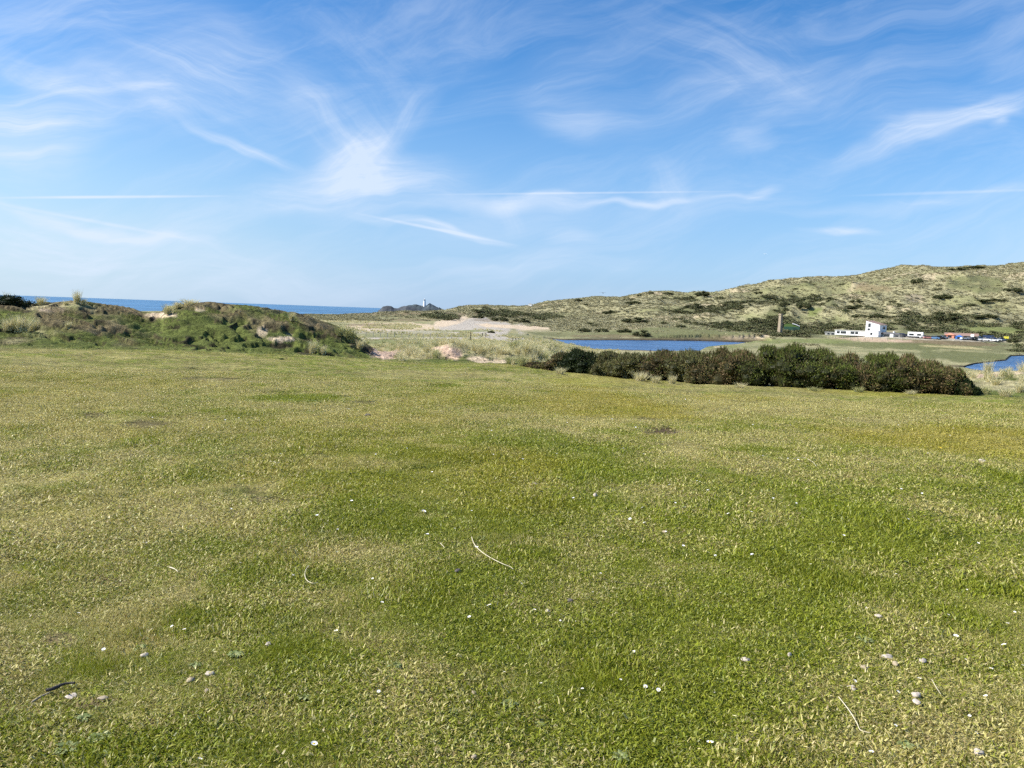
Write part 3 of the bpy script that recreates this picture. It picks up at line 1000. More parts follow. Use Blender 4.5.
def blades(n, rad, l0, l1, w0, w1, tilt0, tilt1, bend=0.5, seg=2, rs=None, cluster=1.0):
    """curved tapering blades; returns V, faces, rnd"""
    g = rs or rng
    a = g.random(n) * 2 * np.pi
    rr_ = rad * np.sqrt(g.random(n)) * cluster
    bx, by = rr_ * np.cos(a), rr_ * np.sin(a)
    L = g.uniform(l0, l1, n)
    w = g.uniform(w0, w1, n)
    d = g.random(n) * 2 * np.pi
    til = g.uniform(tilt0, tilt1, n)
    fac = g.random(n) * np.pi
    V = []
    wx, wy = np.cos(fac), np.sin(fac)
    x, y, z = bx.copy(), by.copy(), np.full(n, -0.05 * l0)
    t = til.copy()
    rings = []
    for s in range(seg):
        k = 1 - 0.35 * s / seg
        rings.append((np.stack([x - wx * w * k / 2, y - wy * w * k / 2, z], -1), np.stack([x + wx * w * k / 2, y + wy * w * k / 2, z], -1)))
        x = x + np.cos(d) * np.sin(t) * L / seg
        y = y + np.sin(d) * np.sin(t) * L / seg
        z = z + np.cos(t) * L / seg
        t = t + bend * g.uniform(0.3, 1.2, n)
    tip = np.stack([x, y, z], -1)
    per = 2 * seg + 1
    V = np.zeros((n, per, 3))
    for s, (p0, p1) in enumerate(rings):
        V[:, 2 * s] = p0
        V[:, 2 * s + 1] = p1
    V[:, -1] = tip
    base = np.arange(n)[:, None] * per
    fs = []
    for s in range(seg - 1):
        fs.append(base + np.array([[2 * s, 2 * s + 1, 2 * s + 3, 2 * s + 2]]))
    tri = base + np.array([[2 * (seg - 1), 2 * (seg - 1) + 1, per - 1]])
    out = []
    if fs:
        out.append(np.concatenate(fs))
    out.append(tri)
    rnd = np.repeat(g.random(n), per)
    return V.reshape(-1, 3), out, rnd


def blade_obj(name, mat, *a, **k):
    V, f, rnd = blades(*a, **k)
    return bpy.data.objects.new(name, np_mesh(name, V, f, [mat], {'rnd': rnd}))


GREENS = [(0.14, 0.175, 0.010), (0.22, 0.255, 0.015), (0.30, 0.325, 0.028), (0.18, 0.21, 0.016), (0.37, 0.36, 0.060)]
STRAWS = [(0.40, 0.355, 0.10), (0.55, 0.485, 0.17), (0.68, 0.60, 0.27), (0.29, 0.215, 0.085), (0.34, 0.345, 0.05)]
M_grass = leafy('grass_blades', GREENS, ('dry', STRAWS, 'yel', (0.36, 0.30, 0.03, 1)), 0.35, 0.45, spec=0.35)
M_clover = leafy('clover_leaves', [(0.09, 0.145, 0.020), (0.14, 0.21, 0.035), (0.20, 0.27, 0.060), (0.12, 0.17, 0.03)], ('dry', STRAWS, 'yel', (0.36, 0.30, 0.03, 1)), 0.3, 0.45, spec=0.35)
protos = []
for i in range(6):
    g = np.random.default_rng(100 + i)
    protos.append(blade_obj('grass_tuft', M_grass, 100, 0.075, 0.010, 0.026, 0.0012, 0.0024, 0.3, 1.40, 0.4, 2, g))
# two with broad clover-like leaves
for i in range(2):
    g = np.random.default_rng(120 + i)
    protos.append(blade_obj('grass_tuft', M_clover, 90, 0.07, 0.006, 0.013, 0.0025, 0.0045, 0.7, 1.4, 0.3, 2, g))
pfar = []
for i in range(4):
    g = np.random.default_rng(140 + i)
    pfar.append(blade_obj('grass_tuft', M_grass, 60, 0.20, 0.014, 0.034, 0.005, 0.010, 0.5, 1.4, 0.4, 2, g))


def meadow_points(n, r0, r1, power, half=41):
    """area weighted by r^power in the viewed sector"""
    u = rng.random(n)
    k = 2 - power
    r = (r0**k + u * (r1**k - r0**k)) ** (1 / k)
    a = rng.uniform(R(-half), R(half), n)
    return r * np.sin(a), r * np.cos(a), r, a


def do_meadow(n, r0, r1, power, pr, i0, ni, sc0, sc1, zs, half=41):
    x, y, r, a = meadow_points(n, r0, r1, power, half)
    z = Hgt(x, y)
    _, mk_, px, py, r, a = zones(x, y, z)
    keep = (r < mk_['e'] + 1.0) & (rng.random(n) > mk_['bare'] * 3.0)
    # thinner where the turf is worn
    keep &= rng.random(n) > 0.55 * sst(0.70, 1.0, mk_['dry'])
    x, y, z, r = x[keep], y[keep], z[keep], r[keep]
    m_ = len(x)
    rot = np.stack([rng.normal(0, .06, m_), rng.normal(0, .06, m_), rng.random(m_) * 6.28], -1)
    s = rng.uniform(sc0, sc1, m_)
    tuf = sst(0.15, 0.55, fbm(x / 0.45 + 70, y / 0.45, 3, 1))
    hgt = s * zs * (0.65 + 0.6 * rng.random(m_)) * (1 + 0.9 * tuf) * (1.15 - 0.45 * mk_['dry'][keep])
    return (np.stack([x, y, z], -1), rot, np.stack([s, s, hgt], -1), (i0 + rng.integers(0, ni, m_) if ni == 4 else np.where(rng.random(m_) < 0.06 + 0.75 * sst(0.12, 0.4, fbm(x / 0.6 + 20, y / 0.6 + 9, 3, 2)), 6 + rng.integers(0, 2, m_), rng.integers(0, 6, m_))), mk_['dry'][keep], mk_['yel'][keep])


parts = [do_meadow(62000, 1.3, 6.5, 0.7, 0, 0, 8, 0.62, 1.05, 1.0, 62),
         do_meadow(70000, 5.8, 21, 0.85, 0, 0, 8, 1.0, 1.6, 0.9, 47),
         do_meadow(38000, 10, 33, 0.2, 0, 8, 4, 0.7, 1.3, 0.8, 43)]
P = [np.concatenate([p[i] for p in parts]) for i in range(6)]
scatter('meadow_grass', protos + pfar, P[0], P[1], P[2], P[3], {'dry': P[4], 'yel': P[5]},
        'short cropped green and straw coloured turf covering the wide meadow', 'grass')

# marram
M_marram = leafy('marram_blades', [(0.48, 0.43, 0.20), (0.66, 0.58, 0.33), (0.76, 0.69, 0.45), (0.36, 0.36, 0.13), (0.58, 0.50, 0.27)], None, 0.35, 0.55)
M_marramg = leafy('marram_green_blades', [(0.23, 0.26, 0.08), (0.38, 0.37, 0.15), (0.50, 0.46, 0.23), (0.18, 0.23, 0.06)], None, 0.25, 0.55)
M_hillgrass = leafy('hill_grass_blades', [(0.26, 0.235, 0.135), (0.36, 0.33, 0.20), (0.22, 0.215, 0.11), (0.42, 0.38, 0.24)], None, 0.1, 0.8, spec=0.1)
M_scrubb = leafy('scrub_leaves', [(0.065, 0.075, 0.032), (0.105, 0.115, 0.050), (0.15, 0.15, 0.072), (0.13, 0.11, 0.066)], None, 0.1, 0.7, spec=0.1)
mp = []
for i in range(4):
    g = np.random.default_rng(200 + i)
    mp.append(blade_obj('marram_clump', [M_marram, M_marram, M_marram, M_marramg][i % 4], 130, 0.16, 0.35, 0.75, 0.007, 0.012, 0.03, 0.50, 0.22, 3, g))
hp = []
for i in range(4):
    g = np.random.default_rng(220 + i)
    hp.append(blade_obj('hill_tussock', M_hillgrass, 46, 0.75, 0.5, 1.0, 0.10, 0.24, 0.1, 1.0, 0.4, 2, g))


def leaf_cloud(n, lumps, size, g, out=0.12, aspect=0.5):
    """quads on and just inside the surfaces of ellipsoid lumps (cx,cy,cz,rx,ry,rz)"""
    lumps = np.asarray(lumps, float)
    w = lumps[:, 3] * lumps[:, 5]
    k = g.choice(len(lumps), n, p=w / w.sum())
    L = lumps[k]
    d = g.normal(size=(n, 3))
    d /= np.linalg.norm(d, axis=1)[:, None]
    d[:, 2] = np.where(d[:, 2] < -0.35, -d[:, 2], d[:, 2])
    sh = 1 + g.normal(0, out, n)
    c = L[:, :3] + d * L[:, 3:6] * sh[:, None]
    # leaf frame
    t = d + g.normal(0, 0.75, (n, 3)) + np.array([0, 0, 0.35])
    t /= np.linalg.norm(t, axis=1)[:, None]
    s_ = np.cross(t, g.normal(size=(n, 3)))
    s_ /= np.linalg.norm(s_, axis=1)[:, None] + 1e-9
    sz = size * g.uniform(0.6, 1.5, n)
    a = (t * sz[:, None])
    b = (s_ * (sz * aspect)[:, None])
    V = np.stack([c - a * .5, c + b * .5, c + a * .5, c - b * .5], 1).reshape(-1, 3)
    F = np.arange(n * 4).reshape(n, 4)
    # clumpwise tone: neighbours share a tint
    tone = (fbm(c[:, 0] / (size * 5) + 50, c[:, 1] / (size * 5) + c[:, 2] / (size * 4), 2, 1) * 0.9 + 0.5)
    rnd = np.clip(tone + g.normal(0, 0.18, n), 0, 1)
    return V, F, np.repeat(rnd, 4), c


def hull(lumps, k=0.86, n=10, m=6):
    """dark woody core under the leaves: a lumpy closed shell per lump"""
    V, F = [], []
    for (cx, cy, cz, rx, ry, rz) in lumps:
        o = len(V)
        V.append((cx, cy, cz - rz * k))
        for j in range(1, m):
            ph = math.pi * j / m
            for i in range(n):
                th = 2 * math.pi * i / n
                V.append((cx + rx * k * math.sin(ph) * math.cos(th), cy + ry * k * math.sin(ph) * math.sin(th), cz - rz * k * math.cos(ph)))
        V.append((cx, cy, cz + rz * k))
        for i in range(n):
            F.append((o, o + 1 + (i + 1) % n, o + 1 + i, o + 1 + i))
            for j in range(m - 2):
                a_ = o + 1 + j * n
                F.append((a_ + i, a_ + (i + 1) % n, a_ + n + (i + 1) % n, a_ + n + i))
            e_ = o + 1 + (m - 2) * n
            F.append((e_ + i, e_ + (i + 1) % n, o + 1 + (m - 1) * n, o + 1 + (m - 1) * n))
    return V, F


sp = []
for i in range(3):
    g = np.random.default_rng(240 + i)
    lumps = [(g.normal(0, .5), g.normal(0, .5), 0.35, g.uniform(.6, 1), g.uniform(.6, 1), g.uniform(.5, .9)) for _ in range(4)]
    V, F, rnd, _ = leaf_cloud(240, lumps, 0.34, g, 0.15, 0.7)
    sp.append(bpy.data.objects.new('scrub_clump', np_mesh('scrub_clump', V, [F], [M_scrubb], {'rnd': rnd})))


def scatter_zone(name, n, r0, r1, a0, a1, key, protos_, s0, s1, label, cat, zs=1.0, power=1.0, pw=1.0):
    u = rng.random(n)
    k = 2 - power
    r = (r0**k + u * (r1**k - r0**k)) ** (1 / k)
    a = rng.uniform(R(a0), R(a1), n)
    x, y = r * np.sin(a), r * np.cos(a)
    z = Hgt(x, y)
    _, mk_, px, py, r, a = zones(x, y, z)
    keep = rng.random(n) < mk_[key] ** pw
    x, y, z = x[keep], y[keep], z[keep]
    m_ = len(x)
    s = rng.uniform(s0, s1, m_)
    print(name, m_)
    return scatter(name, protos_, np.stack([x, y, z - 0.03 * s], -1), np.stack([rng.normal(0, .08, m_), rng.normal(0, .08, m_), rng.random(m_) * 6.28], -1),
                   np.stack([s, s, s * zs * rng.uniform(.7, 1.3, m_)], -1), rng.integers(0, len(protos_), m_), {}, label, cat)


scatter_zone('dune_grass', 8000, 30, 110, -42, 42, 'marram', mp, 0.45, 1.1, 'pale tussocky marram grass over the sandy ground beyond the meadow', 'grass', 0.8, 0.9)
scatter_zone('marsh_grass', 9000, 90, 330, -14, 8, 'marram', mp, 0.9, 1.8, 'pale rough grass on the flat between the meadow and the far dunes', 'grass', 0.6, 0.5)
scatter_zone('hill_grass', 95000, 335, 960, -16, 42, 'marram', hp, 0.7, 1.9, 'straw coloured tussock grass covering the far dune hills', 'grass', 0.5, 0.6)
scatter_zone('hill_scrub', 45000, 335, 930, -12, 42, 'scrub', sp, 1.0, 2.6, 'dark green low scrub spreading over the lower dune slopes', 'scrub', 0.55, 0.6, 1.4)

# ------------------------------------------------------------------ shrubs
M_bark = simple('bark', (0.10, 0.075, 0.05), 0.9, 0, 0.3, 20)
BUSHM = {
    'dark': leafy('gorse_dark', [(0.010, 0.016, 0.005), (0.022, 0.036, 0.009), (0.042, 0.060, 0.015), (0.025, 0.022, 0.010)], None, 0.15, 0.6, spec=0.15),
    'green': leafy('gorse_green', [(0.025, 0.032, 0.008), (0.10, 0.078, 0.032), (0.075, 0.10, 0.018), (0.15, 0.18, 0.034), (0.11, 0.135, 0.026)], None, 0.25, 0.55, spec=0.2),
    'olive': leafy('gorse_olive', [(0.040, 0.044, 0.014), (0.11, 0.085, 0.038), (0.13, 0.14, 0.038), (0.26, 0.25, 0.095), (0.19, 0.15, 0.065)], None, 0.25, 0.55, spec=0.2),
    'brown': leafy('bramble_brown', [(0.030, 0.030, 0.010), (0.105, 0.078, 0.034), (0.23, 0.155, 0.075), (0.11, 0.125, 0.030), (0.08, 0.105, 0.020)], None, 0.2, 0.6, spec=0.15),
    'hill': leafy('hill_shrub_leaves', [(0.035, 0.042, 0.016), (0.070, 0.080, 0.032), (0.11, 0.115, 0.048), (0.085, 0.072, 0.042)], None, 0.1, 0.7, spec=0.1),
}


def make_bush(w, d, h, kind_, n, size, seed, nl=16, spike=0.0, low=True):
    g = np.random.default_rng(seed)
    lumps = []
    for i in range(nl):
        u = g.uniform(-1, 1)
        v = g.uniform(-1, 1)
        k = max(0.45, 1 - 0.32 * (u * u + 0.6 * v * v))
        rz = h * g.uniform(0.16, 0.28)
        top = h * k * g.uniform(0.62, 1.06)
        lumps.append((u * w * 0.40, v * d * 0.36, max(top - rz, rz * 0.6), w * g.uniform(0.13, 0.22), d * g.uniform(0.16, 0.26), rz))
        lumps.append((g.uniform(-1, 1) * w * 0.45, g.uniform(-1, 0.6) * d * 0.42, h * g.uniform(0.12, 0.5), w * g.uniform(0.09, 0.16), d * g.uniform(0.10, 0.18), h * g.uniform(0.14, 0.24)))
        lumps.append((u * w * 0.40, v * d * 0.30, top * 0.34, w * g.uniform(0.10, 0.16), d * g.uniform(0.12, 0.2), top * 0.36))
    V, F, rnd, c = leaf_cloud(n, lumps, size, g, 0.13, 0.45)
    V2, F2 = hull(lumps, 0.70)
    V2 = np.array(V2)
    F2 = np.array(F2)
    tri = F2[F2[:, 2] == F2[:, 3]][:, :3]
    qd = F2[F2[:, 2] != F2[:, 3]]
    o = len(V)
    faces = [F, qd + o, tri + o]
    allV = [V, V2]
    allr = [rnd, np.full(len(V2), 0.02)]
    # upright shoots breaking the outline
    ns = int(n * 0.03)
    hi_ = np.argsort(-c[:, 2] + g.normal(0, h * 0.12, n))[:ns]
    B = c[hi_]
    hh = g.uniform(0.04, 0.13, ns) * h + spike * g.random(ns)
    dx = g.normal(0, 0.25, ns) * hh
    dy = g.normal(0, 0.25, ns) * hh
    ww = size * 0.28
    V3 = np.stack([B + np.array([-ww, 0, 0]), B + np.array([ww, 0, 0]), B + np.stack([dx, dy, hh], -1)], 1).reshape(-1, 3)
    o = len(V) + len(V2)
    faces.append(np.arange(ns * 3).reshape(-1, 3) + o)
    allV.append(V3)
    allr.append(np.repeat(g.random(ns), 3))
    me = np_mesh('bush', np.concatenate(allV), faces, [BUSHM[kind_]], {'rnd': np.concatenate(allr)})
    return me, lumps


def stems(w, d, h, seed, n=9):
    g = random.Random(seed)
    mb = MB()
    for i in range(n):
        x, y = g.uniform(-.3, .3) * w, g.uniform(-.3, .3) * d
        mb.tube([(x * .5, y * .5, -0.08), (x * .8, y * .8, h * .35), (x * 1.2, y * 1.2, h * .75)], [0.022 * (1 + h * .3), 0.014, 0.005], 5)
    return mb


HEDGE = [
    (546, 361, 15, 'brown', 'low brown bramble bush at the left end of the hedge, on the meadow edge'),
    (562, 353, 14, 'brown', 'brown leafless bramble bush leaning on the left side of the darkest round bush'),
    (579, 346.5, 17, 'dark', 'nearly black rounded gorse bush, darkest one in the hedge line'),
    (611, 352, 16, 'olive', 'olive gorse bush just right of the gap beside the nearly black bush'),
    (636, 352, 19, 'olive', 'olive bush with pale dead grass at its foot, second bush after the gap'),
    (664, 350, 20, 'brown', 'brownish gorse bush in front of the wide left part of the lake'),
    (690, 349.5, 19, 'olive', 'olive gorse bush with a pale straw clump growing at its foot'),
    (716, 347.5, 21, 'brown', 'rusty brown bush in front of the right tip of the lake'),
    (742, 346.5, 21, 'brown', 'rusty brown gorse bush left of the tallest bush under the chimney'),
    (769, 347, 25, 'green', 'tallest green bush of the hedge, below the stone chimney stack'),
    (798, 347, 23, 'green', 'green gorse bush in front of the dark green shed'),
    (826, 349, 23, 'green', 'bright green gorse bush below the low white wing of the house'),
    (853, 350.5, 21, 'brown', 'brown and green bramble bush below the white tower house'),
    (880, 352, 22, 'green', 'green gorse bush below the parked white trailer'),
    (906, 353.5, 22, 'brown', 'reddish brown bramble bush below the long brown shed'),
    (932, 358, 20, 'brown', 'reddish bramble bush third from the right end of the hedge'),
    (950, 367, 15, 'brown', 'low sloping brown bramble bush beside the sandy bank'),
    (966, 380, 10, 'dark', 'small dark green bush at the right end of the hedge'),
]
for i, (px, py, hw, kd, lab) in enumerate(HEDGE):
    a, t = azel(px, py)
    a = float(a)
    e = float(np.interp(a, EA, ER)) + 0.75
    x, y = e * math.sin(a), e * math.cos(a)
    g0 = H1(x, y)
    h = EYE + e * float(t) - g0
    w = hw * 2 * y / FPX * 1.30
    me, lum = make_bush(w, 2.0, h * 1.0, kd, 22000, 0.050, 300 + i, 20, 0.02)
    o = link('gorse_bush' if kd != 'brown' else 'bramble_bush', me, None, (x, y, g0 - 0.05), (0, 0, -a))
    tag(o, lab, 'bush', 'bushes in the hedge along the meadow edge')
    stems(w, 1.5, h, i).build('stem', M_bark, o)

HS = [  # px, py(base centre), width px, height px, label
    (702, 296, 14, 5, 'large dark shrub standing up on the crest of the nearer ridge'), (690, 299, 10, 3, 'dark shrub just left of the large crest shrub'),
    (668, 294.5, 12, 2.6, 'low dark scrub bush on the ridge left of the large crest shrub'), (651, 294, 6, 2.5, 'small dark bush on the skyline where the nearer ridge peaks'),
    (633, 304, 15, 3.2, 'flat dark patch of bush on the pale slope under the nearer ridge'), (640, 296, 6, 1.8, 'tiny dark bush on the crest left of the nearer peak'),
    (578, 301, 10, 2.5, 'dark bush on the low skyline left of the flying gull'), (586, 305, 5, 1.6, 'tiny dark bush below the skyline bush near the gull'),
    (609, 314, 14, 4, 'grey brown shrub low on the slope above the lake'), (695, 308, 18, 4.5, 'broad dark shrub in the hollow under the large crest shrub'),
    (712, 308, 12, 4, 'dark shrub right of the broad one in the hollow'), (735, 304, 16, 3.5, 'green shrub on the pale slope right of the hollow'),
    (738, 309, 14, 4, 'dark round shrub under the green slope shrub'), (759, 293.5, 9, 2, 'small flat dark shrub alone on the upper pale slope'),
    (795, 289.5, 7, 1.6, 'tiny dark shrub near the upper green patch'), (804, 309, 16, 7, 'tall grey dark shrub high above the stone chimney'),
    (855, 309, 20, 4.5, 'wide dark shrub mid slope straight above the white tower house'), (857, 302.5, 12, 3, 'dark shrub above the wide one over the white tower house'),
    (893, 302.5, 10, 2.5, 'small dark shrub mid slope right of the tower house'), (917, 284, 12, 6, 'dark upright bush alone on the upper right slope'),
    (942, 299, 18, 5, 'dark shrub below the upper right green patch'), (958, 270.5, 17, 3, 'left dark thicket on the highest skyline'),
    (975, 268.5, 22, 3, 'right dark thicket on the highest skyline'), (1013, 292, 18, 5, 'dark bush near the right frame edge beside the green patch'),
    (992, 302, 26, 3.2, 'long low dark shrub under the bush at the right edge'), (950, 320, 26, 7, 'large dark purplish thicket above the long brown shed'),
    (877, 318, 20, 5, 'dark green thicket just above the roof of the tower house'), (860, 318, 16, 4, 'dark green thicket left above the tower house'),
    (986, 318, 20, 4, 'dark thicket above the car park on the right'), (636, 323, 26, 5.5, 'dark green bush bank at the foot of the dunes behind the lake'),
    (584, 332, 13, 4.5, 'rounded green bush on the flat at the left end of the lake'), (602, 332, 15, 4, 'low green bush beside the rounded one behind the lake'),
    (624, 332.5, 14, 4, 'flat green bush on the far lake shore'), (642, 336.5, 17, 6.5, 'dark round bush close to the far lake shore'),
    (727, 327, 26, 6, 'dark green thicket on the flat left of the chimney'), (752, 327, 22, 5, 'dark thicket between the field and the chimney'),
    (771, 327, 16, 5.5, 'brown dark thicket right beside the stone chimney'), (1013, 342.5, 10, 5, 'dark rounded bush right of the car park'),
    (786, 326.5, 7, 6, 'bright green bush between the chimney and the green shed'), (500, 321, 18, 4.5, 'dark bush bank behind the grey sandy flat'),
    (478, 318, 12, 3, 'dark bush at the left end of the bank behind the sandy flat'), (522, 322, 16, 4, 'dark bush at the right end of the bank behind the sandy flat'),
    (491, 333, 8, 3, 'dark sloping bush on the sandy flat above the fence posts'),
]
hb = []
for i in range(4):
    me, _ = make_bush(2.0, 1.6, 1.0, 'hill', 900, 0.17, 400 + i, 9)
    hb.append(me)
smst = stems(0.3, 0.3, 0.9, 5, 1).mesh('stem', M_bark)
for i, (px, py, w, h, lab) in enumerate(HS):
    x, y, z, r = on_ground(px, py, 120, 1000)
    o = link('hill_shrub', hb[i % 4], None, (x, y, z - 0.1), (0, 0, -math.atan2(x, y)), (w * y / FPX / 2, w * y / FPX / 2.4, h * y / FPX * 1.05))
    tag(o, lab, 'shrub', 'dark shrubs on the far dunes')
    link('stem', smst, o)

# dark shrub at the far left of the mound
for (px, py, hw, h, lab) in [(4, 308, 24, 11, 'black low shrub on the crest of the mound at the left frame edge'), (22, 308, 10, 5, 'small dark heather shrub right of the black shrub on the mound')]:
    x, y, z = at(px, py, 37.5)
    z = H1(x, y)
    w = hw * 2 * 37.5 / FPX
    me, _ = make_bush(w, 1.2, h * 37.5 / FPX + 0.2, 'dark', 7000, 0.055, 500 + px, 10)
    o = link('mound_shrub', me, None, (x, y, z - 0.25), (0, 0, 0.4))
    tag(o, lab, 'shrub')
    stems(w, 1, .5, px, 5).build('stem', M_bark, o)

# individual marram tufts
TU = [(20, 331, 13, 15, 'big pale marram tuft with dark base low on the left mound'), (33, 331, 9, 12, 'right hand half of the pale tuft pair low on the left mound'), (8, 331, 9, 11, 'left small tuft beside the big pale tuft low on the mound'),
      (7, 300, 5, 14, 'tall thin pale tuft growing out of the black shrub'), (41, 305, 7, 8, 'short wispy tuft on the mound crest near the sea'), (77, 304, 6, 13, 'tall upright straw tuft on the mound crest'), (84, 305, 4, 7, 'small dark stemmed tuft beside the tall straw tuft'), (66, 305, 5, 5, 'low tuft left of the tall straw tuft'),
      (68, 328, 5, 7, 'lone small tuft halfway up the mound slope'), (168, 313, 8, 9, 'pale tuft at the right lip of the sandy gap'), (190, 305, 11, 6, 'spreading thin tuft on the top of the second mound'), (178, 308, 7, 6, 'thin tuft beside the sandy gap lip'),
      (292, 320, 5, 8, 'small tuft on the falling shoulder of the mound against the sea'), (313, 353, 8, 12, 'bright pale tuft near the foot of the mound'), (323, 354, 6, 9, 'smaller tuft right of the bright pale one at the mound foot'), (350, 342, 10, 16, 'tall grey green tuft at the right end of the mound'), (340, 335, 8, 9, 'tuft behind the tall grey green one'), (360, 348, 7, 8, 'short tuft on the last slope of the mound'),
      (381, 345, 6, 8, 'lone pale tuft behind the pink sand scrape'), (402, 349, 5, 5, 'little tuft in the rough ground by the track'), (425, 344, 5, 4, 'small pale tuft left of the pink sand bank'),
      (482, 347, 11, 12, 'pale marram tuft above the sand patch right of the post'), (492, 352, 10, 10, 'dense straw tuft behind the sand patch'), (503, 350, 10, 10, 'straw tuft in the middle of the pale clump row'), (514, 352, 10, 12, 'yellow green tuft in front of the three short posts'), (527, 353, 10, 14, 'straw tuft beside the left end of the hedge'), (538, 352, 9, 14, 'pale tall tuft touching the left hedge end'), (511, 364, 9, 8, 'green lush tuft on the meadow rim right of the sand'), (522, 366, 9, 11, 'grey green tuft at the meadow rim by the hedge'), (532, 366, 8, 13, 'pale tuft in front of the first bramble'),
      (600, 361, 8, 9, 'pale tuft filling the gap in the hedge'), (640, 381, 12, 9, 'dead straw tuft sprawling at the hedge foot left of the middle'), (626, 378, 9, 8, 'olive straw tuft under the second olive bush'), (690, 383, 13, 16, 'large pale straw tuft at the foot of the hedge middle'), (702, 384, 8, 12, 'smaller straw tuft right of the large one in the hedge'), (814, 391, 9, 5, 'low green tuft at the hedge foot below the white wing'),
      (560, 374, 8, 7, 'short straw tuft at the foot of the leaning bramble bush'), (655, 383, 8, 8, 'straw tuft at the hedge foot below the wide lake'), (672, 384, 7, 9, 'thin straw tuft left of the large one in the hedge'), (740, 388, 8, 6, 'low pale tuft under the rusty bush left of the tallest'), (858, 392, 8, 6, 'short green tuft under the bush below the tower house'), (910, 394, 8, 5, 'short olive tuft under the reddish bramble'), (938, 364, 10, 10, 'pale tuft standing above the right part of the hedge'), (987, 379, 7, 18, 'tall pale upright tuft in front of the right pond'), (1003, 376, 5, 8, 'short tuft on the sandy rim of the right pond'), (985, 394, 9, 9, 'green tuft under the tall pale one by the pond'), (1005, 396, 10, 9, 'pale rough tuft at the meadow rim near the right edge'), (1020, 392, 9, 10, 'tuft cut by the right frame edge on the meadow rim'), (996, 385, 8, 7, 'small brown tuft between the pond rim and the meadow')]
tm = []
for i in range(5):
    g = np.random.default_rng(600 + i)
    V, f, rnd = blades(330, 0.17, 0.45, 1.10, 0.007, 0.014, 0.02, 0.34, 0.13, 3, g)
    tm.append(np_mesh('marram_tuft', V, f, [[M_marram, M_marramg][1 if i == 4 else 0]], {'rnd': rnd}))
for i, (px, py, hw, h, lab) in enumerate(TU):
    x, y, z, r = on_ground(px, py, 20, 60)
    if r > 55:
        r = 38.5
        x, y, z = at(px, py, r)
        z = H1(x, y)
    s = hw * y / FPX / 0.40
    o = link('marram_tuft', tm[4 if 'green' in lab else i % 4], None, (x, y, z - 0.04), (0, 0, i * 1.7), (s, s, h * y / FPX / 0.78))
    tag(o, lab, 'grass tuft', 'marram tufts around the meadow')

# ------------------------------------------------------------------ island and lighthouse
M_rock = simple('island_rock', (0.05, 0.065, 0.07), 0.9, 0, 0.5, 0.03)
M_rockt = simple('coast_rock', (0.05, 0.055, 0.06), 0.9, 0, 0.4, 0.05)


def isle(name, prof, r, depth, mat, seed):
    xs = np.linspace(prof[0][0], prof[-1][0], 140)
    ys = np.interp(xs, [p[0] for p in prof], [p[1] for p in prof])
    a, t = azel(xs, ys)
    top = EYE + r * t
    k = np.linspace(-1, 1, 40)
    A, K = np.meshgrid(a, k, indexing='ij')
    T = np.repeat(top[:, None], 40, 1)
    rr_ = r + K * depth
    x, y = rr_ * np.sin(A), rr_ * np.cos(A)
    sh = np.clip(1 - K**2 * 1.0, 0, 1) ** 0.6
    n = fbm(x / (depth * .35), y / (depth * .35), 5, seed) + 0.4 * fbm(x / 12, y / 12, 3, seed)
    z = -11.5 + (T + 11.5) * sh * (1 + 0.18 * n * (np.abs(K) > .05))
    I = np.arange(x.size).reshape(x.shape)
    q = np.stack([I[:-1, :-1].ravel(), I[1:, :-1].ravel(), I[1:, 1:].ravel(), I[:-1, 1:].ravel()], -1)
    o = link(name, np_mesh(name, np.stack([x, y, z], -1).reshape(-1, 3), [q], [mat]))
    kind(o, 'structure')
    return o


isle('island', [(401, 312), (405, 306.6), (408, 305.2), (412, 305.4), (416, 304.9), (420, 305.3), (424, 306.2), (427, 305.2), (428.4, 303.9), (429.6, 303.1), (431.2, 304.2), (433, 304.8), (436, 306.6), (438.6, 307.8), (439.4, 307.0), (440.2, 308.0), (443, 309.6), (445, 312.5)], 2500, 70, M_rock, 1)
isle('headland', [(378, 311), (380, 309.6), (383, 306.6), (387, 305.7), (391, 306), (394, 308), (397, 308.4), (402, 307.2), (406, 306.3), (411, 307.8), (418, 309.4), (425, 311.5)], 1500, 50, M_rockt, 2)

M_white = simple('white_render', (0.80, 0.80, 0.78), 0.6, 0, 0.04, 2)
M_glass = simple('dark_glass', (0.02, 0.025, 0.03), 0.1, 0, 0.1, 2, 0, 0.8)
M_grey = simple('grey_metal', (0.25, 0.26, 0.27), 0.5, 0.3, 0.1, 2)
x, y, _ = at(424.4, 306.4, 2480)
lz = 6.0
lt = bpy.data.objects.new('lighthouse', None)
COL.objects.link(lt)
zb = EYE + 2480 * float(azel(424.4, 307.0)[1])
lt.location = (x, y, zb)
tag(lt, 'white octagonal lighthouse tower on the small rocky island out at sea', 'lighthouse')
MB().lathe([(5.0, -3), (4.6, 0), (3.6, 20), (4.6, 20.5), (4.6, 21.3)], 8).build('tower', M_white, lt)
MB().lathe([(2.3, 21.3), (2.3, 24.2)], 8).build('lantern', M_glass, lt)
MB().lathe([(2.7, 24.2), (2.2, 25.4), (0.3, 26.6)], 8).build('lantern_roof', M_white, lt)
wl = MB().box(3.5, 17, -2, -1, -1, 3.2).build('compound_wall', M_white, lt)

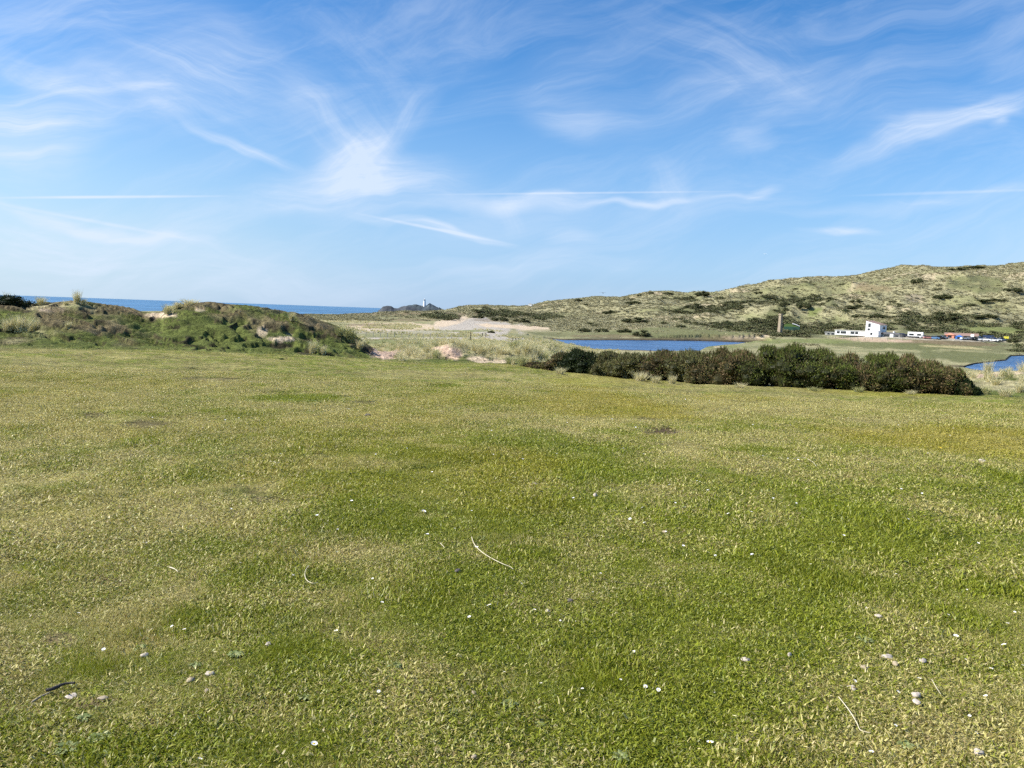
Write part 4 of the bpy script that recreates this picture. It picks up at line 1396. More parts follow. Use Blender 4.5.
# ------------------------------------------------------------------ chimney and shed by it
M_stone = simple('chimney_stone', (0.30, 0.245, 0.17), 0.9, 0, 0.28, 2.5, 0.5)
x, y, z, r = on_ground(779.6, 335.4, 200, 500)
az0 = math.atan2(x, y)
k = y / FPX
o = tag(link('chimney_stack', None), 'tall tapering stone chimney stack standing alone by the lake', 'chimney')
o.location = (x, y, z - 0.3)
o.rotation_euler = (0, 0, -az0 - R(40))
hh = 22.2 * k
w0, w1 = 1.75 * k, 1.35 * k


def frustum(mb, a0, z0, a1, z1):
    mb.add([(-a0, -a0, z0), (a0, -a0, z0), (a0, a0, z0), (-a0, a0, z0), (-a1, -a1, z1), (a1, -a1, z1), (a1, a1, z1), (-a1, a1, z1)],
           [(0, 3, 2, 1), (4, 5, 6, 7), (0, 1, 5, 4), (1, 2, 6, 5), (2, 3, 7, 6), (3, 0, 4, 7)])
    return mb


frustum(MB(), w0 * 1.2, 0, w0 * 1.1, hh * .14).build('plinth', M_stone, o)
frustum(MB(), w0, hh * .14, w1, hh * .93).build('shaft', M_stone, o)
frustum(MB(), w1 * 1.25, hh * .93, w1 * 1.25, hh).build('cap', M_stone, o)

M_dgreen = simple('green_board', (0.030, 0.085, 0.050), 0.7, 0, 0.2, 3)
M_lgreen = simple('green_roof', (0.10, 0.16, 0.035), 0.8, 0, 0.2, 3)
x, y, z, r = on_ground(791.5, 332.0, 200, 500)
k = y / FPX
o = tag(link('green_shed', None), 'dark green shed with white rounded roof edge beside the stone chimney', 'shed')
o.location = (x, y, z - 0.2)
o.rotation_euler = (0, 0, -math.atan2(x, y))
MB().box(-7.4 * k, 7.4 * k, 0, 5, 0, 5.6 * k).build('wall', M_dgreen, o)
rf = MB().prism([(-7.6 * k, 5.6 * k), (7.6 * k, 5.6 * k), (7.2 * k, 6.3 * k), (4 * k, 7.4 * k), (0, 8.3 * k), (-4 * k, 8.6 * k), (-7.2 * k, 7.8 * k)], 0.3, 4.8).build('roof', M_lgreen, o)
MB().tube([(0 * k, .1, 8.5 * k), (2.2 * k, .1, 8.3 * k), (5 * k, .1, 7.3 * k), (7.2 * k, .1, 6.2 * k)], [.18, .22, .22, .16], 6).build('roof_edge', M_white, o)
MB().box(1.2 * k, 4.2 * k, -0.05, -0.002, 0, 4.6 * k).build('door', simple('dark_door', (0.02, 0.05, 0.035)), o)

# ------------------------------------------------------------------ the white house
M_brn = simple('brown_roof', (0.26, 0.17, 0.13), 0.8)
M_slate = simple('slate_roof', (0.10, 0.10, 0.11), 0.7)
M_cream = simple('cream_wall', (0.50, 0.48, 0.42), 0.8)
x, y, z, r = on_ground(872, 336.2, 330, 470)
k = y / FPX
Yw = R(28)
cs = 1 / math.cos(Yw)
o = tag(link('white_house', None), 'white modern house with sloping roofed tower and long low wing', 'house')
o.location = (x, y, z - 0.2)
o.rotation_euler = (0, 0, -math.atan2(x, y) - Yw)


def X_(p):      # picture offset from px 872 to metres along the facade
    return (p - 872) * k * cs


def win(parent, x0, x1, z0, z1, y=0, side=False):
    if side:
        f = MB().box(y, y + 0.10, x0 - .1, x1 + .1, z0 - .1, z1 + .1).build('window', M_grey, parent)
        MB().box(y + 0.101, y + 0.14, x0, x1, z0, z1).build('pane', M_glass, f)
    else:
        f = MB().box(x0 - .1, x1 + .1, y - 0.10, y, z0 - .1, z1 + .1).build('window', M_grey, parent)
        MB().box(x0, x1, y - 0.14, y - 0.101, z0, z1).build('pane', M_glass, f)
    return f


wall = MB().prism([(X_(865.7), 0), (X_(878.3), 0), (X_(878.3), 12.0 * k), (X_(865.7), 15.6 * k)], 0, 6.4).build('tower_wall', M_white, o)
MB().prism([(X_(865.2), 15.75 * k), (X_(878.9), 12.001 * k), (X_(878.9), 12.22 * k), (X_(865.2), 16.0 * k)], -0.2, 6.6).build('tower_roof', M_brn, o)
win(o, X_(868.0), X_(870.0), 9.6 * k, 13.0 * k)
win(o, X_(867.6), X_(869.6), 5.4 * k, 8.0 * k)
win(o, 3.2, 4.6, 8.0 * k, 10.0 * k, X_(878.3) + 0.001, True)
MB().box(X_(869), X_(880), -2.6, -0.003, 0, 5.6 * k).build('porch_wall', M_white, o)
MB().box(X_(868.7), X_(880.3), -2.8, -0.003, 5.601 * k, 6.0 * k).build('porch_roof', M_white, o)
win(o, X_(873), X_(874.6), 1.9 * k, 3.9 * k, -2.601)
MB().box(X_(836.0), X_(865.65), 0.8, 5.2, 0.2, 5.0 * k).build('wing_wall', M_white, o)
MB().box(X_(835.6), X_(865.64), 0.5, 5.4, 5.001 * k, 5.5 * k).build('wing_roof', M_cream, o)
for (a_, b_) in [(838.0, 840.6), (841.8, 846.8), (851.2, 854.6), (855.6, 858.2)]:
    win(o, X_(a_), X_(b_), 1.9 * k, 4.0 * k, 0.8)
MB().box(X_(878.31), X_(895), 1.0, 5.0, 0, 3.2 * k).build('annex_wall', M_cream, o)
MB().prism([(X_(878.32), 3.201 * k), (X_(896), 3.201 * k), (X_(895), 4.6 * k), (X_(880), 4.9 * k), (X_(878.32), 4.9 * k)], 0.6, 5.4).build('annex_roof', M_slate, o)
MB().box(X_(887.6), X_(890.4), 0.2, 0.99, 0, 3.4 * k).build('annex_bay', M_white, o)
win(o, X_(882), X_(886.6), 0.6 * k, 2.6 * k, 1.0)
win(o, X_(891.4), X_(894.4), 0.8 * k, 2.4 * k, 1.0)
MB().box(X_(888.3), X_(889.4), 2, 2.8, 4.7 * k, 5.9 * k).build('annex_chimney', M_white, o)

x, y, z, r = on_ground(830.4, 335.0, 330, 470)
k = y / FPX
o = tag(link('low_shed', None), 'low grey flat shed at the left end of the white wing', 'shed')
o.location = (x, y, z - 0.1)
o.rotation_euler = (0, 0, -math.atan2(x, y) - R(20))
M_gw = simple('grey_board', (0.30, 0.30, 0.27), 0.8)
MB().box(-5.4 * k, 5.4 * k, 0, 3, 0, 2.6 * k).build('wall', M_gw, o)
MB().box(-5.7 * k, 5.7 * k, -0.3, 3.2, 2.601 * k, 3.2 * k).build('roof', simple('grey_roof', (0.36, 0.36, 0.34), 0.7), o)
win(o, -3 * k, -1 * k, 0.9 * k, 2.0 * k, 0)
win(o, 1 * k, 3.4 * k, 0.9 * k, 2.0 * k, 0)

# long brown shed, white trailer, kiosks
x, y, z, r = on_ground(961, 338.6, 330, 520)
r += 14
az0 = math.atan2(x, y)
x, y = r * math.sin(az0), r * math.cos(az0)
z = H1(x, y)
k = y / FPX
o = tag(link('long_shed', None), 'long low shed with brown roof behind the parked cars', 'shed')
o.location = (x, y, z - 0.3)
o.rotation_euler = (0, 0, -az0)
zt = EYE + r * float(azel(961, 332.4)[1]) - z
MB().box(-14.5 * k, 14.5 * k, 0, 7, 0, zt * 0.55).build('wall', M_cream, o)
MB().add([(-15 * k, -.4, zt * .52), (15 * k, -.4, zt * .52), (15 * k, 3.5, zt), (-15 * k, 3.5, zt), (15 * k, 7.4, zt * .52), (-15 * k, 7.4, zt * .52)],
         [(0, 1, 2, 3), (3, 2, 4, 5), (0, 3, 5), (1, 4, 2), (0, 5, 4, 1)]).build('roof', M_brn, o)
for p in (-11, -6, 5, 10):
    win(o, (p - 1) * k, (p + 1) * k, .8, zt * .45, 0)
MB().box(-1 * k, 1 * k, -0.06, -0.002, 0.1, zt * .5).build('door', M_dgreen, o)


def kiosk(px, py, w, h, mat, lab, name='kiosk', roofm=None):
    x, y, z, r = on_ground(px, py, 330, 520)
    k = y / FPX
    o = tag(link(name, None), lab, name.replace('_', ' '))
    o.location = (x, y, z - 0.1)
    o.rotation_euler = (0, 0, -math.atan2(x, y) - R(15))
    W_, H_ = w * k, h * k
    MB().box(-W_ / 2, W_ / 2, 0, W_ * .7, 0, H_ * .62).build('body', mat, o)
    MB().add([(-W_ * .58, -W_ * .08, H_ * .621), (W_ * .58, -W_ * .08, H_ * .621), (W_ * .58, W_ * .78, H_ * .621), (-W_ * .58, W_ * .78, H_ * .621), (0, W_ * .35, H_)],
             [(0, 3, 2, 1), (0, 1, 4), (1, 2, 4), (2, 3, 4), (3, 0, 4)]).build('canopy', roofm or mat, o)
    MB().box(-W_ * .22, W_ * .22, -0.05, -0.002, H_ * .12, H_ * .5).build('opening', M_glass, o)
    return o


M_orange = simple('orange_fabric', (0.55, 0.22, 0.14), 0.7)
M_blue = simple('blue_fabric', (0.03, 0.13, 0.42), 0.7)
kiosk(949.5, 338.0, 8, 5.2, M_orange, 'orange red tent beside the left end of the long brown shed', 'tent')
kiosk(958.5, 339.4, 6, 4.8, M_blue, 'bright blue tent in front of the long brown shed', 'tent')
M_cars = {k_: simple('car_' + k_, c_, 0.3, 0.0, 0.03, 1, 0, 0.6) for k_, c_ in
          dict(white=(0.78, 0.78, 0.77), red=(0.40, 0.17, 0.14), blue=(0.10, 0.20, 0.36), black=(0.03, 0.03, 0.035), silver=(0.5, 0.52, 0.54), navy=(0.03, 0.05, 0.11), grey=(0.2, 0.2, 0.21)).items()}
M_tyre = simple('tyre', (0.02, 0.02, 0.02), 0.9)


def car_meshes(van=False):
    L_, W_ = (4.3, 1.75) if not van else (5.2, 1.95)
    lo = MB().prism([(-L_ / 2, .30), (L_ / 2, .28), (L_ / 2, .62), (L_ / 2 - .12, .78), (L_ / 2 - 1.05, .92), (-L_ / 2 + .5, .95), (-L_ / 2, .85)], -W_ / 2, W_ / 2) if not van else \
        MB().prism([(-L_ / 2, .32), (L_ / 2, .30), (L_ / 2, .85), (L_ / 2 - .6, 1.15), (L_ / 2 - 1.1, 2.0), (L_ / 2 - 1.3, 2.1), (-L_ / 2, 2.1)], -W_ / 2, W_ / 2)
    cab = MB().prism([(-L_ / 2 + .35, .93), (L_ / 2 - 1.15, .90), (L_ / 2 - 1.85, 1.42), (-L_ / 2 + .95, 1.44)], -W_ / 2 + .12, W_ / 2 - .12) if not van else \
        MB().prism([(L_ / 2 - 1.9, 1.25), (L_ / 2 - .72, 1.2), (L_ / 2 - 1.12, 1.85), (L_ / 2 - 1.9, 1.85)], -W_ / 2 - .01, W_ / 2 + .01)
    roof = MB().prism([(-L_ / 2 + .98, 1.441), (L_ / 2 - 1.9, 1.421), (L_ / 2 - 2.0, 1.47), (-L_ / 2 + 1.1, 1.49)], -W_ / 2 + .16, W_ / 2 - .16) if not van else None
    return lo, cab, roof, L_, W_


CARP = {}


def car(px, py, colr_, lab, van=False, yaw=0.0):
    key = (colr_, van)
    x, y, z, r = on_ground(px, py, 330, 520)
    if key not in CARP:
        lo, cab, roof, L_, W_ = car_meshes(van)
        o = link('parked_van' if van else 'parked_car', None)
        lo.build('body', M_cars[colr_], o)
        cab.build('window', M_glass, o)
        if roof:
            roof.build('roof', M_cars[colr_], o)
        for sx in (-1, 1):
            for sy in (-1, 1):
                w_ = MB().lathe([(0.31, -.1), (0.31, .1)], 10).build('wheel', M_tyre, o)
                w_.rotation_euler = (R(90), 0, 0)
                w_.location = (sx * L_ * .31, sy * (W_ / 2 - .09), .31)
        CARP[key] = o
    else:
        o = copy_tree(CARP[key])
    o.location = (x, y, z)
    o.rotation_euler = (0, 0, -math.atan2(x, y) + yaw)
    tag(o, lab, 'van' if van else 'car', 'vehicles parked by the white house')
    return o


car(901, 337.0, 'silver', 'silver car parked between the house annex and the white trailer', yaw=.5)
car(924.5, 338.4, 'white', 'white car parked just right of the white trailer', yaw=.3)
car(928.5, 338.9, 'red', 'dark red car parked next to the white car by the trailer', yaw=.2)
car(934.5, 339.2, 'blue', 'grey blue car parked left of the orange tent', yaw=-.2)
car(939.6, 339.0, 'black', 'black car parked beside the grey blue one', yaw=.4)
car(963.8, 339.6, 'white', 'white car parked touching the bright blue tent', yaw=.9)
car(969, 339.4, 'grey', 'dark grey car in front of the brown shed', yaw=.1)
car(978, 340.6, 'white', 'white car parked right of the brown shed, left one of the bright pair', yaw=.2)
car(985.6, 340.8, 'white', 'white car parked left of the dark van', yaw=-.15)
car(989.5, 340.0, 'navy', 'dark navy van parked between the white cars', True, .1)
car(996.0, 340.8, 'white', 'white car parked right of the dark navy van', yaw=.25)
car(1002.0, 341.0, 'silver', 'silver car at the right end of the parked row', yaw=.7)
car(906.5, 337.2, 'grey', 'grey car half hidden against the left end of the white trailer', yaw=.6)
car(943.6, 338.6, 'silver', 'silver car squeezed between the black car and the orange tent', yaw=.9)
car(974.2, 340.2, 'black', 'black car by the small white notice board', yaw=.8)
car(992.8, 341.4, 'white', 'low white car in front of the dark navy van', yaw=-.1)
car(981.8, 339.6, 'blue', 'blue car behind the bright white pair', yaw=.7)
# white trailer
x, y, z, r = on_ground(915, 338.0, 330, 520)
o = tag(link('white_trailer', None), 'long boxy white trailer standing right of the house annex', 'trailer')
o.location = (x, y, z)
o.rotation_euler = (0, 0, -math.atan2(x, y) - R(8))
MB().box(-3.1, 3.1, 0, 2.2, .75, 2.7).build('body', M_white, o)
MB().box(-2.5, -0.6, -0.04, -0.002, 1.1, 1.9).build('window', M_glass, o)
MB().box(0.7, 2.3, -0.04, -0.002, 1.1, 1.9).build('window', M_glass, o)
MB().box(-2.9, 2.9, .15, 2.05, .35, .749).build('skirt', M_cars['black'], o)
for sx in (-1.2, 1.2):
    w_ = MB().lathe([(0.34, -.1), (0.34, .1)], 10).build('wheel', M_tyre, o)
    w_.rotation_euler = (R(90), 0, 0)
    w_.location = (sx, .1, .34)
# yellow flag at the far right and white board
x, y, z, r = on_ground(1006, 341.0, 330, 520)
o = tag(link('yellow_banner', None), 'small yellow banner on poles at the right end of the car park', 'banner')
o.location = (x, y, z)
o.rotation_euler = (0, 0, -math.atan2(x, y))
for sx in (-1, 1):
    MB().tube([(sx * 1.05, 0, 0), (sx * 1.05, 0, 2.2)], [.06, .06]).build('pole', M_grey, o)
MB().box(-1.0, 1.0, -0.02, 0.02, 1.1, 2.1).build('sheet', simple('yellow_sheet', (0.62, 0.55, 0.05)), o)
x, y, z, r = on_ground(972, 339.4, 330, 520)
o = tag(link('white_board', None), 'small white notice board by the right end of the brown shed', 'board')
o.location = (x, y, z)
o.rotation_euler = (0, 0, -math.atan2(x, y) - .4)
MB().box(-.7, .7, -.05, .05, .9, 2.3).build('panel', M_white, o)
for sx in (-.6, .6):
    MB().box(sx - .05, sx + .05, .052, .15, 0, 1.9).build('post', M_grey, o)
# tiny white cottage on the skyline
x, y, z, r = on_ground(530, 306.0, 500, 900)
o = tag(link('cottage', None), 'tiny white cottage on the skyline of the low left ridge', 'cottage')
o.location = (x, y, z)
o.rotation_euler = (0, 0, -math.atan2(x, y) - .3)
MB().box(-1.7, 1.7, 0, 3, -1, 1.9).build('wall', M_white, o)
MB().prism([(-1.9, 1.901), (1.9, 1.901), (0, 2.7)], -.2, 3.2).build('roof', M_cream, o)

# ------------------------------------------------------------------ fences and posts
M_wood = simple('weathered_wood', (0.27, 0.23, 0.18), 0.9, 0, 0.25, 8)
M_palew = simple('pale_post', (0.42, 0.38, 0.30), 0.9, 0, 0.2, 8)


def fence(pts, hgt, th, mat, lab, rails=1, name='post_fence'):
    o = tag(link(name, None), lab, 'fence')
    o.location = pts[0]
    p0 = Vector(pts[0])
    rel = [Vector(p) - p0 for p in pts]
    pm = MB().box(-th / 2, th / 2, -th / 2, th / 2, -.1, hgt).mesh('post', mat)
    for q in rel:
        link('post', pm, o, q)
    for j in range(rails):
        zz = hgt * (0.92 - 0.42 * j)
        MB().tube([tuple(q + Vector((0, 0, zz))) for q in rel], [th * .22] * len(rel), 4).build('rail', mat, o)
    return o


def path_pts(p0, p1, n, r):
    out = []
    for i in range(n):
        t_ = i / (n - 1)
        a, _ = azel(p0[0] + (p1[0] - p0[0]) * t_, p0[1] + (p1[1] - p0[1]) * t_)
        rr_ = r[0] + (r[1] - r[0]) * t_
        x, y = rr_ * math.sin(float(a)), rr_ * math.cos(float(a))
        out.append((x, y, H1(x, y)))
    return out


fence(path_pts((366, 338), (466, 338), 15, (172, 168)), 0.95, 0.12, M_palew, 'thin pale post and wire fence along the grey track', 1)
fence(path_pts((828, 336), (902, 339), 11, (382, 378)), 1.25, 0.20, M_palew, 'pale post and rail fence in front of the white house', 2, 'rail_fence')
for (px, py, h, lab) in [(470.5, 340.5, 9, 'tall dark post beside the track, left of the short posts'), (482.2, 337, 4, 'first of two short dark posts on the grey flat'), (485.8, 337.2, 4.4, 'second of two short dark posts, under the sloping bush'),
                         (489.6, 337.5, 3, 'pale stub post right of the two short dark ones'), (512.8, 341.2, 3.6, 'left post of the close trio beside the track'), (515.5, 341.6, 3.8, 'middle post of the close trio beside the track'), (518, 342, 3.8, 'right post of the close trio beside the track')]:
    x, y, z, r = on_ground(px, py, 60, 330)
    k = y / FPX
    o = MB().lathe([(0.55 * k * .8, -0.1), (0.5 * k * .8, h * k * .93), (0.25 * k, h * k)], 7).build('wooden_post', simple('dark_post', (0.06, 0.05, 0.045), .9) if 'pale' not in lab else M_palew, None)
    o.location = (x, y, z)
    tag(o, lab, 'post')

# ------------------------------------------------------------------ birds
def gull(px, py, r, span, mat, lab, rz):
    x, y, z = at(px, py, r)
    s = span / 2
    V = []
    F = []
    body = [(-.26, 0, 0, .01), (-.16, 0, .0, .045), (0, 0, 0, .065), (.14, 0, .005, .05), (.20, 0, .02, .035), (.25, 0, .02, .03), (.31, 0, .01, .006)]
    mb = MB()
    mb.tube([(b_[0] * span, b_[1], b_[2] * span) for b_ in body], [b_[3] * span for b_ in body], 8)
    for sy in (-1, 1):
        prof = [(0.04, .09, .0, .02), (0.22, .10, .07, .016), (0.36, .05, .075, .012), (0.5, -.06, .03, .002)]
        vs_ = []
        for (d_, cx_, cz_, th) in prof:
            ch = .085 * (1.15 - d_ * 1.7)
            vs_ += [((cx_ + ch) * span, sy * d_ * span, cz_ * span), (cx_ * span, sy * d_ * span, (cz_ + th) * span), ((cx_ - ch) * span, sy * d_ * span, cz_ * span), (cx_ * span, sy * d_ * span, (cz_ - th * .3) * span)]
        fs = [(j * 4 + a_, j * 4 + (a_ + 1) % 4, (j + 1) * 4 + (a_ + 1) % 4, (j + 1) * 4 + a_) for j in range(3) for a_ in range(4)] + [(0, 1, 2, 3), (12, 15, 14, 13)]
        mb.add(vs_, fs)
    o = mb.build('flying_gull', mat, None, True)
    o.location = (x, y, z)
    o.rotation_euler = (0.1, -0.05, rz)
    tag(o, lab, 'bird')


gull(603, 293, 190, 1.7, simple('dark_feathers', (0.05, 0.05, 0.055), .8), 'dark bird gliding just above the low ridge', 1.25)
gull(765, 254, 200, 1.1, simple('white_feathers', (0.8, 0.8, 0.8), .7), 'small white gull flying high over the rising hill', 1.0)

# ------------------------------------------------------------------ small things in the turf
M_petal = simple('petal_white', (0.82, 0.80, 0.78), 0.6, 0, 0.03)
M_yolk = simple('flower_yellow', (0.70, 0.50, 0.03), 0.6, 0, 0.1)
M_stalk = simple('stalk_green', (0.10, 0.18, 0.03), 0.6)


def petals(n, rad, w, lift):
    mb = MB()
    for i in range(n):
        a = 2 * math.pi * i / n
        c_, s_ = math.cos(a), math.sin(a)
        pts = [(.18 * rad, -w * .25, 0), (.18 * rad, w * .25, 0), (.75 * rad, w * .5, lift * .7), (rad, 0, lift), (.75 * rad, -w * .5, lift * .7)]
        mb.add([(p[0] * c_ - p[1] * s_, p[0] * s_ + p[1] * c_, p[2]) for p in pts], [(0, 1, 2, 3, 4)])
    return mb


daisy0 = None
pm_ = petals(15, 0.0125, 0.0048, 0.0035).mesh('petal_ring', M_petal)
ym_ = MB().lathe([(0.0042, 0.0), (0.0042, 0.0015), (0.002, 0.003)], 8).mesh('flower_centre', M_yolk)
sm_ = MB().tube([(0.003, 0, -0.035), (0, 0, -0.015), (0, 0, 0)], [0.0008, 0.0008, 0.0009], 5).mesh('flower_stem', M_stalk)
pd_ = petals(26, 0.017, 0.004, 0.004).mesh('petal_ring', M_yolk)


def flower(px, py, lab, yellow=False, s=1.0, grp=None, small=False):
    x, y, z, r = on_ground(px, py, 1.5, 40)
    o = link('dandelion' if yellow else 'daisy', pd_ if yellow else pm_, None, (x, y, z + 0.026), (random.uniform(-.4, .2), random.uniform(-.5, .1), random.random() * 6), (s, s, s))
    if not small:
        link('flower_centre', ym_, o)
        link('flower_stem', sm_, o)
    tag(o, lab, 'flower', grp)


flower(709.6, 749.4, 'largest white daisy with yellow centre, nearest the lower frame edge', s=1.15)
flower(314, 750.6, 'pale daisy with yellow centre in the straw turf low on the left', s=1.1)
flower(863, 449.6, 'yellow dandelion out in the right of the meadow', True, s=1.6)
flower(940, 449.6, 'second yellow dandelion, near the right frame edge', True, s=1.3)
flower(423.7, 514.5, 'bright white daisy alone in the green hollow of the mid meadow', s=1.6)
flower(905.7, 565.8, 'bright white daisy in the lush turf on the right', s=1.4)
flower(955.5, 641, 'white daisy right of the pebbles, on the right side', s=1.1)
flower(1003.5, 649.6, 'white daisy close to the right frame edge', s=1.1)
flower(489, 610, 'white daisy just right under the long pale straw stem', s=1.2)
flower(145, 546.7, 'white daisy on the worn left part of the meadow', s=1.5)
DS = [(293, 579.6), (78.7, 618), (103.7, 655), (372.5, 583), (382, 607), (560, 625.5), (521, 588), (645, 692.6), (658, 696), (576, 626), (200, 766), (865.8, 612.3), (948, 619.4), (965.5, 664.7), (985, 701.7),
      (969, 722), (975.6, 739), (895, 732), (990.7, 673.8), (1022, 670.5), (851, 589), (895.6, 578), (888, 593), (314.6, 394), (240, 566.7), (337, 556), (133, 530), (287, 525), (556.6, 455.7), (556.6, 400), (644, 526), (665.6, 535),
      (454.6, 532), (604, 464.7), (392, 442), (905, 446), (840.6, 438), (901, 491.6), (826, 486.6), (835.5, 508.4), (924.5, 518.5), (794, 560.8), (796, 506), (751.6, 558), (715, 559), (810, 568), (908, 522), (1007, 628), (897.7, 698), (336, 636)]
gr_ = np.random.default_rng(5)
for i in range(120):
    DS.append((gr_.uniform(150, 1024) if i % 3 else gr_.uniform(500, 1024), 768 - 380 * gr_.random() ** 0.55 if i % 2 else gr_.uniform(395, 520)))
for i, (px, py) in enumerate(DS):
    flower(px, py, 'tiny white daisy dotted in the short turf of the meadow', s=random.uniform(.6, 1.0) * (1.15 if py < 560 else .85), grp='tiny daisies scattered over the meadow', small=py < 560)

M_shell = simple('pale_stone', (0.44, 0.38, 0.31), 0.9, 0, 0.3, 1.6, 0.3)
M_peb = simple('brown_stone', (0.33, 0.27, 0.18), 0.9, 0, 0.25, 60, 0.3)
M_dpeb = simple('dark_stone', (0.10, 0.085, 0.075), 0.9, 0, 0.2, 60, 0.3)


def pebble_mesh(seed, mat):
    g = np.random.default_rng(seed)
    V, F = hull([(0, 0, 0, 1, 1, 1)], 1.0, 12, 8)
    V = np.array(V)
    n = 1 + 0.45 * (fbm(V[:, 0] * 1.6 + seed, V[:, 1] * 1.3 + V[:, 2], 3, seed % 4))
    V = V * n[:, None]
    V[:, 2] = np.maximum(V[:, 2], -.6)
    F = np.array(F)
    tri = F[F[:, 2] == F[:, 3]][:, :3]
    qd = F[F[:, 2] != F[:, 3]]
    return np_mesh('pebble', V, [qd, tri], [mat], smooth=True)


PM = {'p': [pebble_mesh(i, M_shell) for i in range(3)], 'b': [pebble_mesh(i + 4, M_peb) for i in range(3)], 'd': [pebble_mesh(9, M_dpeb)]}
PB = [(887, 660, 6, 3.2, 'p', 'largest pale pebble in the right of the turf'), (895, 666.4, 3.5, 2.4, 'b', 'brown pebble touching the largest pale one'), (864, 670, 5, 2, 'b', 'flat brown stone left of the largest pale pebble'),
      (922.5, 663.7, 5, 2.8, 'p', 'pale pebble right of the largest one'), (852, 691, 5, 2.3, 'p', 'white flat pebble above the bent straw stem'), (916, 698, 5, 2.6, 'p', 'upper pebble of the touching pair on the right'), (916.5, 705, 5, 2.4, 'p', 'lower pebble of the touching pair on the right'),
      (745.5, 662.7, 5, 2.4, 'p', 'pale pebble in the lush patch right of centre'), (789, 658, 3, 2.6, 'p', 'small round pebble right of the one in the lush patch'), (878, 618.4, 4, 2, 'p', 'small white pebble above the pebble cluster'),
      (978, 756, 5, 3, 'p', 'broken white pebble by the lower right corner'), (268.5, 646.7, 4.5, 1.6, 'p', 'flat pale stone beside the dark green patch on the left'), (210, 677, 5, 3, 'p', 'grey white stone in the left of the turf'), (191, 683, 5, 2.2, 'b', 'flat tan stone left of the grey white one'), (207, 694, 3, 2.4, 'b', 'round brown stone below the grey white one'),
      (144.5, 657.7, 4.5, 2, 'p', 'pale slanted stone flake on the worn turf'), (71, 699, 6, 1.3, 'p', 'broken white shell piece beside the dark stick'), (103, 701, 5, 1.4, 'b', 'tan stone flake right of the dark stick'),
      (547.6, 613.5, 3.6, 2.4, 'p', 'pale pebble in the centre of the near turf'), (570, 603, 3, 2.4, 'd', 'dark brown pebble right of the centre pale one'), (458, 573, 3.4, 2.4, 'd', 'dark pebble under the long pale straw stem'), (474, 696, 3, 2, 'b', 'brown pebble in straw turf left of the grey rosette'),
      (535.3, 485.6, 4.4, 1.8, 'b', 'tan stone right of the mid meadow hollow'), (595, 497, 3.4, 2.4, 'p', 'pale stone in the mid meadow'), (367.6, 416.5, 3.2, 2, 'd', 'dark clod standing in the far meadow'), (981.6, 462.4, 4, 1.8, 'p', 'pale stone far out near the right edge'),
      (665, 534, 3.4, 2, 'b', 'pinkish stone right of the mid meadow'), (474, 760, 4, 2, 'b', 'brown stone chip at the lower frame edge')]
for i, (px, py, hw, hh_, kd, lab) in enumerate(PB):
    x, y, z, r = on_ground(px, py, 1.5, 40)
    k = math.hypot(r, 1.5) / FPX
    o = link('pebble', PM[kd][i % len(PM[kd])], None, (x, y, z + 0.011 + hh_ * k * .15), (0, 0, i * 1.3), (hw * k * .85, hw * k * .62, hh_ * k * .85))
    tag(o, lab, 'pebble')

M_straw = simple('dry_straw', (0.62, 0.55, 0.38), 0.6, 0, 0.1, 30)
M_stick = simple('dark_stick', (0.045, 0.038, 0.035), 0.8, 0, 0.3, 60, 0.4)


def lying(name, pts, rad, mat, lab, cat, lift=0.02):
    P_ = []
    for i, (px, py) in enumerate(pts):
        x, y, z, r = on_ground(px, py, 1.5, 40)
        P_.append(Vector((x, y, z + lift)))
    c0 = P_[0].copy()
    # smooth
    Q = []
    for i in range(len(P_) - 1):
        p0, p1, p2, p3 = P_[max(i - 1, 0)], P_[i], P_[i + 1], P_[min(i + 2, len(P_) - 1)]
        for s in range(6):
            t = s / 6
            Q.append(0.5 * ((2 * p1) + (p2 - p0) * t + (2 * p0 - 5 * p1 + 4 * p2 - p3) * t * t + (3 * p1 - p0 - 3 * p2 + p3) * t**3))
    Q.append(P_[-1])
    n = len(Q)
    o = MB().tube([tuple(q_ - c0) for q_ in Q], [rad * (0.75 + 0.5 * math.sin(math.pi * min(1, i / n + .2))) for i in range(n)], 6).build(name, mat, None, True)
    o.location = c0
    tag(o, lab, cat)
    return o


lying('straw_stem', [(471.5, 541), (474, 548), (480, 555), (490, 562), (502, 568), (510, 571.5), (513, 574)], 0.0022, M_straw, 'long curved pale straw stem lying in the middle of the turf', 'straw', .03)
lying('straw_stem', [(838, 703), (848, 716), (856, 729), (860, 737), (870, 740)], 0.0017, M_straw, 'bent pale straw stem lying on the right of the near turf', 'straw', .028)
lying('straw_stem', [(309, 570), (305, 576), (306, 584), (312, 588), (318, 587)], 0.0018, M_straw, 'curled straw stem lying left of centre', 'straw', .028)
lying('straw_stem', [(596, 581), (620, 586), (645, 589), (668, 592)], 0.0012, M_stick, 'thin brown stalk lying right of centre', 'stalk', .022)
lying('straw_stem', [(168, 4 + 566), (174, 572), (178, 575)], 0.003, M_straw, 'short thick pale straw bit on the left turf', 'straw', .02)
lying('straw_stem', [(440, 546.5), (444.5, 551)], 0.0017, M_straw, 'short straw bit left of the long curved stem', 'straw', .025)
lying('straw_stem', [(270, 463), (277, 464.5), (284, 466)], 0.004, M_straw, 'short pale straw beside the dark scrape far on the left', 'straw', .02)
lying('straw_stem', [(793, 461), (803, 460), (812, 464), (816, 469)], 0.0025, M_straw, 'arched pale straw far out in the right meadow', 'straw', .03)
lying('straw_stem', [(931, 685), (936, 694), (940, 700)], 0.0014, M_straw, 'thin straight straw right of the pebble pair', 'straw', .028)
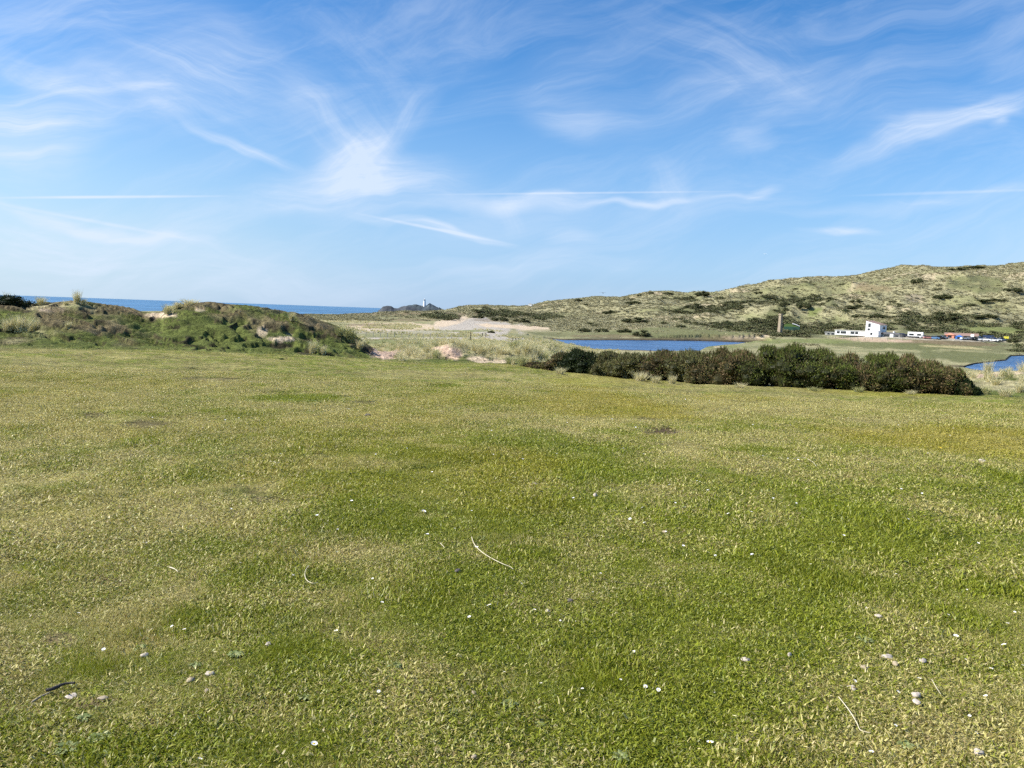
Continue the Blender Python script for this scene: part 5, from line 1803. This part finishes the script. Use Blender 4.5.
st = lying('dark_stick', [(46, 697.5), (52, 696), (58, 693.5), (66, 690.5), (75, 689.5)], 0.0065, M_stick, 'short dark weathered stick lying at the lower left', 'stick', .030)
lying('dark_stick', [(32, 708), (40, 703), (50, 698)], 0.004, M_peb, 'thin brown twig at the left tip of the dark stick', 'twig', .024)

# broad-leaved rosettes
ROSM = leafy('rosette_leaves', [(0.13, 0.17, 0.04), (0.20, 0.24, 0.08), (0.28, 0.31, 0.13), (0.16, 0.19, 0.06)], None, 0.2, 0.55)


def rosette(seed, n=11):
    g = np.random.default_rng(seed)
    V, F, rn = [], [], []
    for i in range(n):
        a = i * 2.4 + g.normal(0, .2)
        L_ = g.uniform(.6, 1.0)
        w_ = g.uniform(.13, .2)
        o = len(V)
        for (t, wk, zz) in [(0.05, .3, 0), (.35, .9, .22), (.7, 1.0, .26), (1.0, .12, .10)]:
            for s in (-1, 1):
                u, v = t * L_, s * w_ * wk
                V.append((u * math.cos(a) - v * math.sin(a), u * math.sin(a) + v * math.cos(a), zz * (.5 + g.random() * .8) + (0.03 if s > 0 else 0)))
                rn.append(0)
        rn[-8:] = [g.random()] * 8
        for j in range(3):
            F.append((o + 2 * j, o + 2 * j + 1, o + 2 * j + 3, o + 2 * j + 2))
    return np_mesh('rosette', V, [np.array(F)], [ROSM], {'rnd': rn})


rs_ = [rosette(1), rosette(2, 9), rosette(3, 14)]
for i, (px, py, hw, lab) in enumerate([(508, 707, 11, 'grey green leaf rosette near the bottom centre of the turf'), (84, 721, 9, 'pale leaf rosette on the straw patch under the dark stick'), (100, 741, 12, 'upper leafy weed rosette in the lush lower left patch'), (66, 752, 14, 'broad leaf rosette low in the lush left patch'),
                                       (104, 757, 7, 'small bright rosette right of the lush left patch'), (305, 700, 8, 'dark leaf rosette in the worn turf left of centre'), (453, 714, 7, 'small grey rosette left of the bottom centre one'), (140, 650, 8, 'yellow green leaf rosette above the stone on the left'), (235, 657, 9, 'leafy weed above the flat tan stone'),
                                       (195, 667, 7, 'small weed rosette beside the dark gap in the left turf'), (482, 540, 7, 'green rosette beside the top of the long straw stem'), (540, 727, 7, 'small weed right of the bottom centre rosette'), (620, 760, 12, 'dark green weed at the lower edge right of centre'), (395, 668, 9, 'flat weed rosette left of the centre in the near turf'),
                                       (864, 642, 9, 'star shaped green weed above the flat brown stone'), (905, 748, 9, 'green rosette below the bent straw, near the lower edge')]):
    x, y, z, r = on_ground(px, py, 1.5, 40)
    k = math.hypot(r, 1.5) / FPX
    o = link('leaf_rosette', rs_[i % 3], None, (x, y, z + .008), (0, 0, i * .9), (hw * k, hw * k, hw * k * .8))
    tag(o, lab, 'weed')
print('objects', len(bpy.data.objects))
